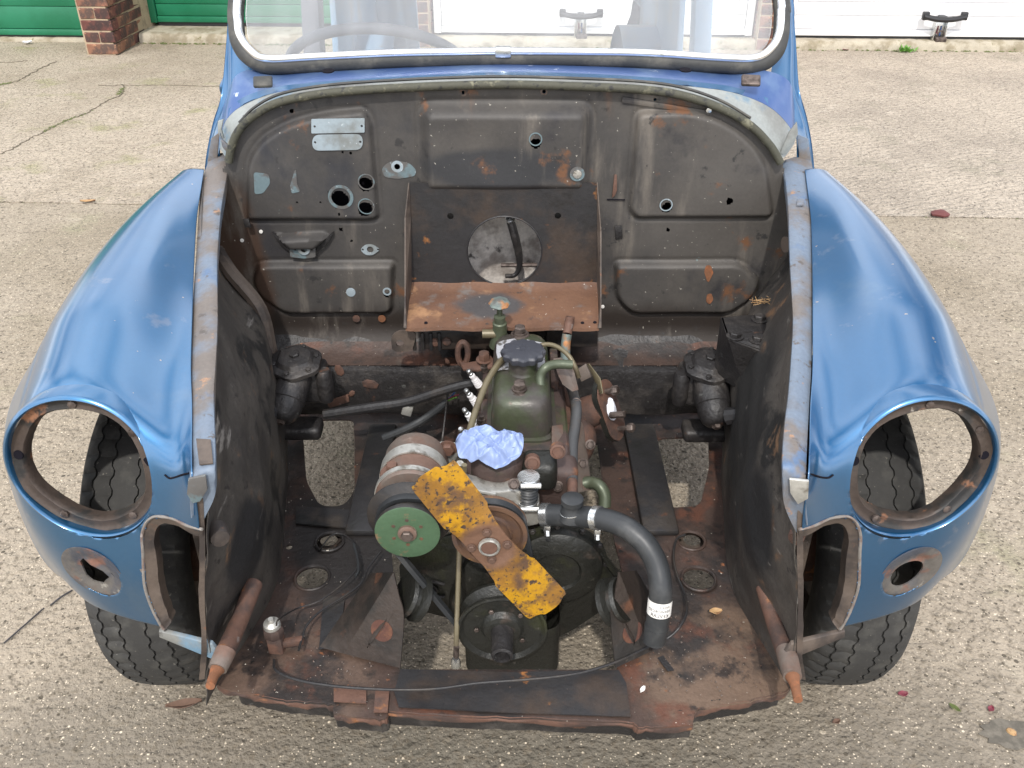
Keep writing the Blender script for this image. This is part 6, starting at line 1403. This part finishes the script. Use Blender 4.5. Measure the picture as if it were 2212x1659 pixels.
# cables and pipes
E(MB().tube([at(1003, 1004, y=1.03), at(999, 1060, y=1.035), at(994, 1150, y=1.06), at(990, 1250, y=1.03), at(987, 1340, y=.985), at(985, 1405, y=.965)], .0042, 10), 'dipstick_cable', 'brass')
E(MB().tube(atl([(986,1398),(985,1418)], y=.963), .0048, 10), 'cable_ferrule', 'bolt'); E(MB().lathe(at(985, 1437, y=.962), (0, 0, 1), [(.0075, -.002), (.0078, .006), (.0065, .012), (.0050, .016)], 14), 'cable_end', 'bright')
E(MB().tube([at(994, 1000, y=1.04), at(987, 1030, y=1.045), at(984, 1062, y=1.05)], .0055, 10), 'spring_cable', 'alloy')
E(MB().tube([at(1004, 985, y=1.10), at(1012, 940, y=1.16), at(1030, 880, y=1.22), at(1052, 825, y=1.27), at(1078, 785, y=1.31), at(1098, 768, y=1.34)], .0056, 12), 'breather_tube', 'brass')
E(MB().tube([at(1150, 752, z=.565), at(1180, 744, z=.572), at(1205, 750, z=.572), at(1228, 768, z=.565), at(1242, 792, z=.55), at(1250, 815, z=.53)], .0042, 12), 'breather_tube', 'brass')
# heater pipe running down the right side
hp = [at(1232, 684, y=1.47), at(1229, 700, y=1.465), at(1225, 722, y=1.45), at(1222, 745, y=1.44), at(1222, 775, y=1.41), at(1228, 815, y=1.37), at(1238, 850, y=1.33), at(1245, 880, y=1.29), at(1243, 915, y=1.26), at(1237, 955, y=1.22), at(1236, 1000, y=1.17), at(1236, 1040, y=1.12), at(1237, 1078, y=1.08)]
E(MB().tube(hp[:3], .0085, 14, wall=.0012, caps=False), 'heater_pipe_end', 'rust', smooth=60)
E(MB().tube(hp[2:6], .0090, 14), 'heater_pipe_top', 'copper', 'verdigris-green end of the heater pipe'); E(MB().tube(hp[5:12], .0092, 14), 'heater_pipe', 'hosegrey'); E(MB().tube(hp[11:], .0085, 14), 'heater_pipe_foot', 'rust')
E(MB().prism([at(1195,775,y=1.33), at(1212,772,y=1.34), at(1238,792,y=1.33), at(1250,842,y=1.28), at(1236,846,y=1.27), at(1215,830,y=1.27), at(1205,808,y=1.30)], (0, .0015, -.001), .0005), 'heat_shield', 'dynamo', 'bare grey metal tab over the heater pipe')
E(MB().tube([at(1252, 1046, y=1.20), at(1275, 1042, y=1.20), at(1295, 1050, y=1.19), at(1306, 1070, y=1.18), at(1306, 1095, y=1.17)], .0105, 12), 'bottom_pipe', 'greenpipe')
# manifold
mf = MB(); mf.tube([at(1210, 845, y=1.40), at(1228, 905, y=1.35), at(1245, 950, y=1.30), at(1228, 1000, y=1.24)], [.028, .036, .036, .026], 20)
mf.tube([at(1232, 915, y=1.34), at(1262, 895, y=1.34), at(1300, 878, y=1.33)], [.034, .030, .026], 20)
E(mf, 'manifold', 'rust', 'rusty cast manifold', smooth=50)
E(MB().prism([at(1192,940,y=1.20), at(1262,930,y=1.28), at(1280,1060,y=1.20), at(1240,1068,y=1.15), at(1192,1060,y=1.13)], (.0, .03, .0), .004), 'manifold_plate', 'dynamo', smooth=30)
E(MB().prism(atl([(1188,770),(1205,770),(1210,935),(1192,935)], y=1.36), (0, .03, 0), .003), 'head_side', 'block')
fc = at(1318, 886, y=1.33); fa = (Vector((.80, -.45, .38))).normalized(); ua, va, _ = frame(fa)
dd = Vector((.30, -.16, -.94)); dd = (dd - fa * dd.dot(fa)).normalized(); ee = fa.cross(dd)
ov = rpoly([(-.060, -.012), (-.042, -.030), (.042, -.030), (.060, -.012), (.060, .012), (.042, .030), (-.042, .030), (-.060, .012)], .012, 4)
fl1 = MB().plate(ov, [circ(0, 0, .018, 24), circ(-.038, 0, .004, 10), circ(.038, 0, .004, 10)], fc, dd, ee, .009); flg = fl1.build('manifold_flange', M['oil'], eng, 'black oval manifold flange')
MB().plate(ov, [circ(0, 0, .018, 24)], fc + fa * .0035, dd * .97, ee * .97, .0025).build('gasket', M['rust'], flg)
for sgn, L in ((-1, .030), (1, .036)):
    b = fc + dd * .038 * sgn; MB().tube([b, b + fa * L], .0045, 10, sub=3).build('stud', M['bolt'], flg); MB().lathe(b + fa * (L - .012), fa, [(.0085, 0), (.0085, .009), (.007, .011)], 6).build('stud_nut', M['bolt'], flg)
b = fc - ee * .020 + fa * .01; MB().tube([b, b + fa * .028], .006, 6, sub=2).build('stud', M['bolt'], flg)
E(MB().prism([at(1245,800,y=1.38), at(1266,786,y=1.38), at(1282,798,y=1.37), at(1282,812,y=1.37), at(1256,825,y=1.37)], (0, .002, 0), .0005), 'spring_bracket', 'dynamo'); E(MB().prism([at(1266,786,y=1.379), at(1272,786,y=1.36), at(1296,818,y=1.33), at(1302,850,y=1.31), at(1296,852,y=1.31), at(1280,812,y=1.355)], (.0015, .001, .0), .0004), 'spring_bracket', 'brass')
# lifting eye at the left rear of the head
lp = [at(1000 + 11 * math.cos(t), 763 + 24 * math.sin(t), y=1.47) for t in np.linspace(0, 6.283, 24)[:-1]]
E(MB().tube(lp + [lp[0]], .0058, 8, raw=True), 'lifting_eye', 'rust', 'rusty lifting eye'); E(MB().prism([at(992,780,y=1.465), at(1008,782,y=1.46), at(1035,778,y=1.45), at(1066,772,y=1.44), at(1064,792,y=1.42), at(1030,798,y=1.42), at(1000,796,y=1.44)], (0, 0, -.006), .002), 'lifting_foot', 'rust')
E(MB().hexbolt(at(1046, 777, y=1.44), (0, -.1, 1), .011, .016, 1.4), 'lifting_bolt', 'rust')
# heater tap
ht = at(1079, 655, y=1.435)
E(MB().lathe(ht, (0, -.15, 1), [(.010, -.004), (.0165, -.003), (.0190, 0), (.0165, .003), (.010, .004), (.006, .007)], 30, wob=lambda a: 1 + .05 * math.cos(8 * a)), 'tap_wheel', 'copper', 'small round heater tap wheel')
ax = Vector((0, -.12, 1)); q = MB(); q.lathe(ht - ax.normalized() * .062, ax, [(.020, -.03), (.016, -.01), (.013, -.004), (.013, .020), (.0105, .022), (.0105, .034), (.0052, .036), (.0052, .060)], 20); E(q, 'tap_body', 'greenpipe')
E(MB().tube([at(1042, 721, y=1.44), at(1080, 721, y=1.44)], .0085, 14), 'tap_pipe', 'brass')
# top hose with clips and label
th = [at(1172, 1112, y=1.055), at(1210, 1113, y=1.045), at(1255, 1116, y=1.03), at(1305, 1122, y=1.01), at(1352, 1140, y=.99), at(1393, 1174, y=.97), at(1419, 1222, y=.95), at(1427, 1275, y=.93), at(1422, 1330, y=.92), at(1413, 1383, y=.915)]
TP = catmull(th, 10); hr_ = [.0165 + (.0007 if i > len(TP) - 8 else 0) for i in range(len(TP))]
hose = E(MB().tube(TP, hr_, 26, raw=True), 'top_hose', 'rubber', 'thick black curved radiator hose', smooth=60)
MB().tube(TP[-7:-5], .0175, 26, raw=True).build('hose_ridge', M['rubber'], hose)
def clip(i, w_=.013):
    p = TP[i]; t = (TP[i + 1] - TP[i - 1]).normalized(); q = MB(); q.lathe(p - t * w_ / 2, t, [(.0168, 0), (.0182, .0003), (.0182, w_ - .0003), (.0168, w_)], 30); dn = Vector((0, -.5, -1)); dn = (dn - t * dn.dot(t)).normalized()
    q.box(p + dn * .019, (w_ * .9, .011, .012), None, .002); o = q.build('hose_clip', M['bright'], hose, smooth=30)
    MB().lathe(p + dn * .022, dn, [(.0042, 0), (.0042, .010), (.003, .011)], 6).build('clip_screw', M['bright'], hose); return o
clip(2, .012); clip(27, .011)
el = at(1236, 1088, y=1.035); q = MB(); q.lathe(el - Vector((0, 0, .006)), (0, 0, 1), [(.020, -.020), (.016, -.004), (.0135, 0), (.0135, .006), (.0165, .008), (.0165, .016), (.0125, .018)], 24); E(q, 'hose_branch', 'rubber', smooth=40)
ringp = [el + Vector((.017 * math.cos(t), .016 * math.sin(t), -.013 + .004 * math.cos(t))) for t in np.linspace(0, 6.283, 30)]
E(MB().tube(ringp, .0012, 6, raw=True), 'wire_clip', 'bright')
i0 = 73; A0, A1 = TP[i0], TP[i0 + 4]; t_ = (A1 - A0).normalized(); LL = .024
rd = Vector((0, -1, .3)); rd = (rd - t_ * rd.dot(t_)).normalized(); sx = t_.cross(rd).normalized()
if sx.x < 0: sx = -sx
def hosept(u, v, r): a = u / r; return A0 + t_ * v + (rd * math.cos(a) + sx * math.sin(a)) * r
rows = [[hosept(u, v, .01725) for u in np.linspace(-.034, .030, 24)] for v in (0, LL * .5, LL)]
MB().grid(rows, smooth=False).build('hose_label', M['label'], hose, smooth=60)
def ht_fn(u0, v0): return lambda x, y: hosept(u0 - x, v0 - y, .01745)
text('KEVLAR', .0080, 'lettering', 'ink', hose, ht_fn(.012, LL * .93)); text('REINFORCED', .0058, 'lettering', 'ink', hose, ht_fn(.014, LL * .60)); text('MADE IN', .0042, 'lettering', 'ink', hose, ht_fn(.012, LL * .30))

# ---------------- things lying on the engine
def crumple(outline, cen, z0, hgt, seed, nr=60, na=96, tilt=(0, 0)):
    r = random.Random(seed); n = len(outline); O = catmull([(p.x, p.y, p.z) for p in outline], 10, True); vs = []; fs = []; m = len(O)
    ph = [r.uniform(0, 6.28) for _ in range(9)]; ext = max((o_ - cen).length for o_ in O); folds = []
    for _ in range(30):
        a0 = r.choice((r.gauss(.35, .35), r.gauss(.35, .35), r.gauss(1.9, .5))); c0 = cen + Vector((r.gauss(0, .45), r.gauss(0, .35), 0)) * ext
        folds.append((c0.x, c0.y, math.cos(a0), math.sin(a0), r.choice((-1, 1)) * r.uniform(.002, .0052) * ext / .05, r.uniform(.0014, .004) * ext / .05, r.uniform(.35, .9) * ext))
    for i in range(nr + 1):
        f = i / nr
        for k in range(m):
            p = cen.lerp(O[k], f); th = 2 * math.pi * k / m
            h = hgt * (1 - f ** 2.6)
            wv = p.x * .8 + p.y * .6 + .012 * math.sin(p.y * 60 + ph[0]); fold = .0042 * (1 - abs(math.sin(wv * 62 + ph[1]))) ** 1.6 + .0036 * (1 - abs(math.sin((p.x * .35 - p.y) * 75 + 1.2 * math.sin(p.x * 50) + ph[2]))) ** 1.8 + .002 * (1 - abs(math.sin((p.x + p.y * .3) * 150 + 2 * math.sin(p.y * 60)))) ** 2 + .0012 * math.sin(p.x * 210 + p.y * 160 + ph[3]) - .003
            for (fx, fy, ca, sa, am, wd, ln) in folds:
                du = (p.x - fx) * ca + (p.y - fy) * sa; dv = -(p.x - fx) * sa + (p.y - fy) * ca
                if abs(du) < ln: fold += am * math.exp(-(dv / wd) ** 2) * (1 - (du / ln) ** 2)
            vs.append(p + Vector((0, -.25, .97)) * (h + fold * min(1, (1.12 - f) * 4)))
    for i in range(nr):
        for k in range(m):
            a = i * m + k; b = i * m + (k + 1) % m; fs.append((a, b, b + m, a + m))
    mb = MB().add(vs, fs)
    return mb
gpl = ((0, 1.10, .542), (0, -.55, 1))
go = atl([(984,955),(992,938),(1008,930),(1026,921),(1050,920),(1075,928),(1105,931),(1127,936),(1131,955),(1126,980),(1112,995),(1090,1004),(1070,1009),(1050,1002),(1035,996),(1018,999),(1008,990),(992,986),(987,970)], pl=gpl)
g_ = crumple(go, at(1060, 962, pl=gpl), 0, .013, 3).build('glove', M['glove'], None, smooth=80, thick=.0008)
tag(g_, 'crumpled pale blue rubber glove lying on the front of the engine', 'glove')
wo = [fc + fa * .003 + dd * (.024 * math.cos(t)) * (1 + .12 * math.sin(3 * t)) + ee * (.016 * math.sin(t)) for t in np.linspace(0, 6.283, 12)[:-1]]
q = crumple(wo, fc + fa * .010, 0, .004, 9, nr=10); q.build('rag', M['whiterag'], None, smooth=80, thick=.0008); tag(SC.objects['rag'], 'white rag stuffed in the manifold flange on the right of the engine', 'rag')
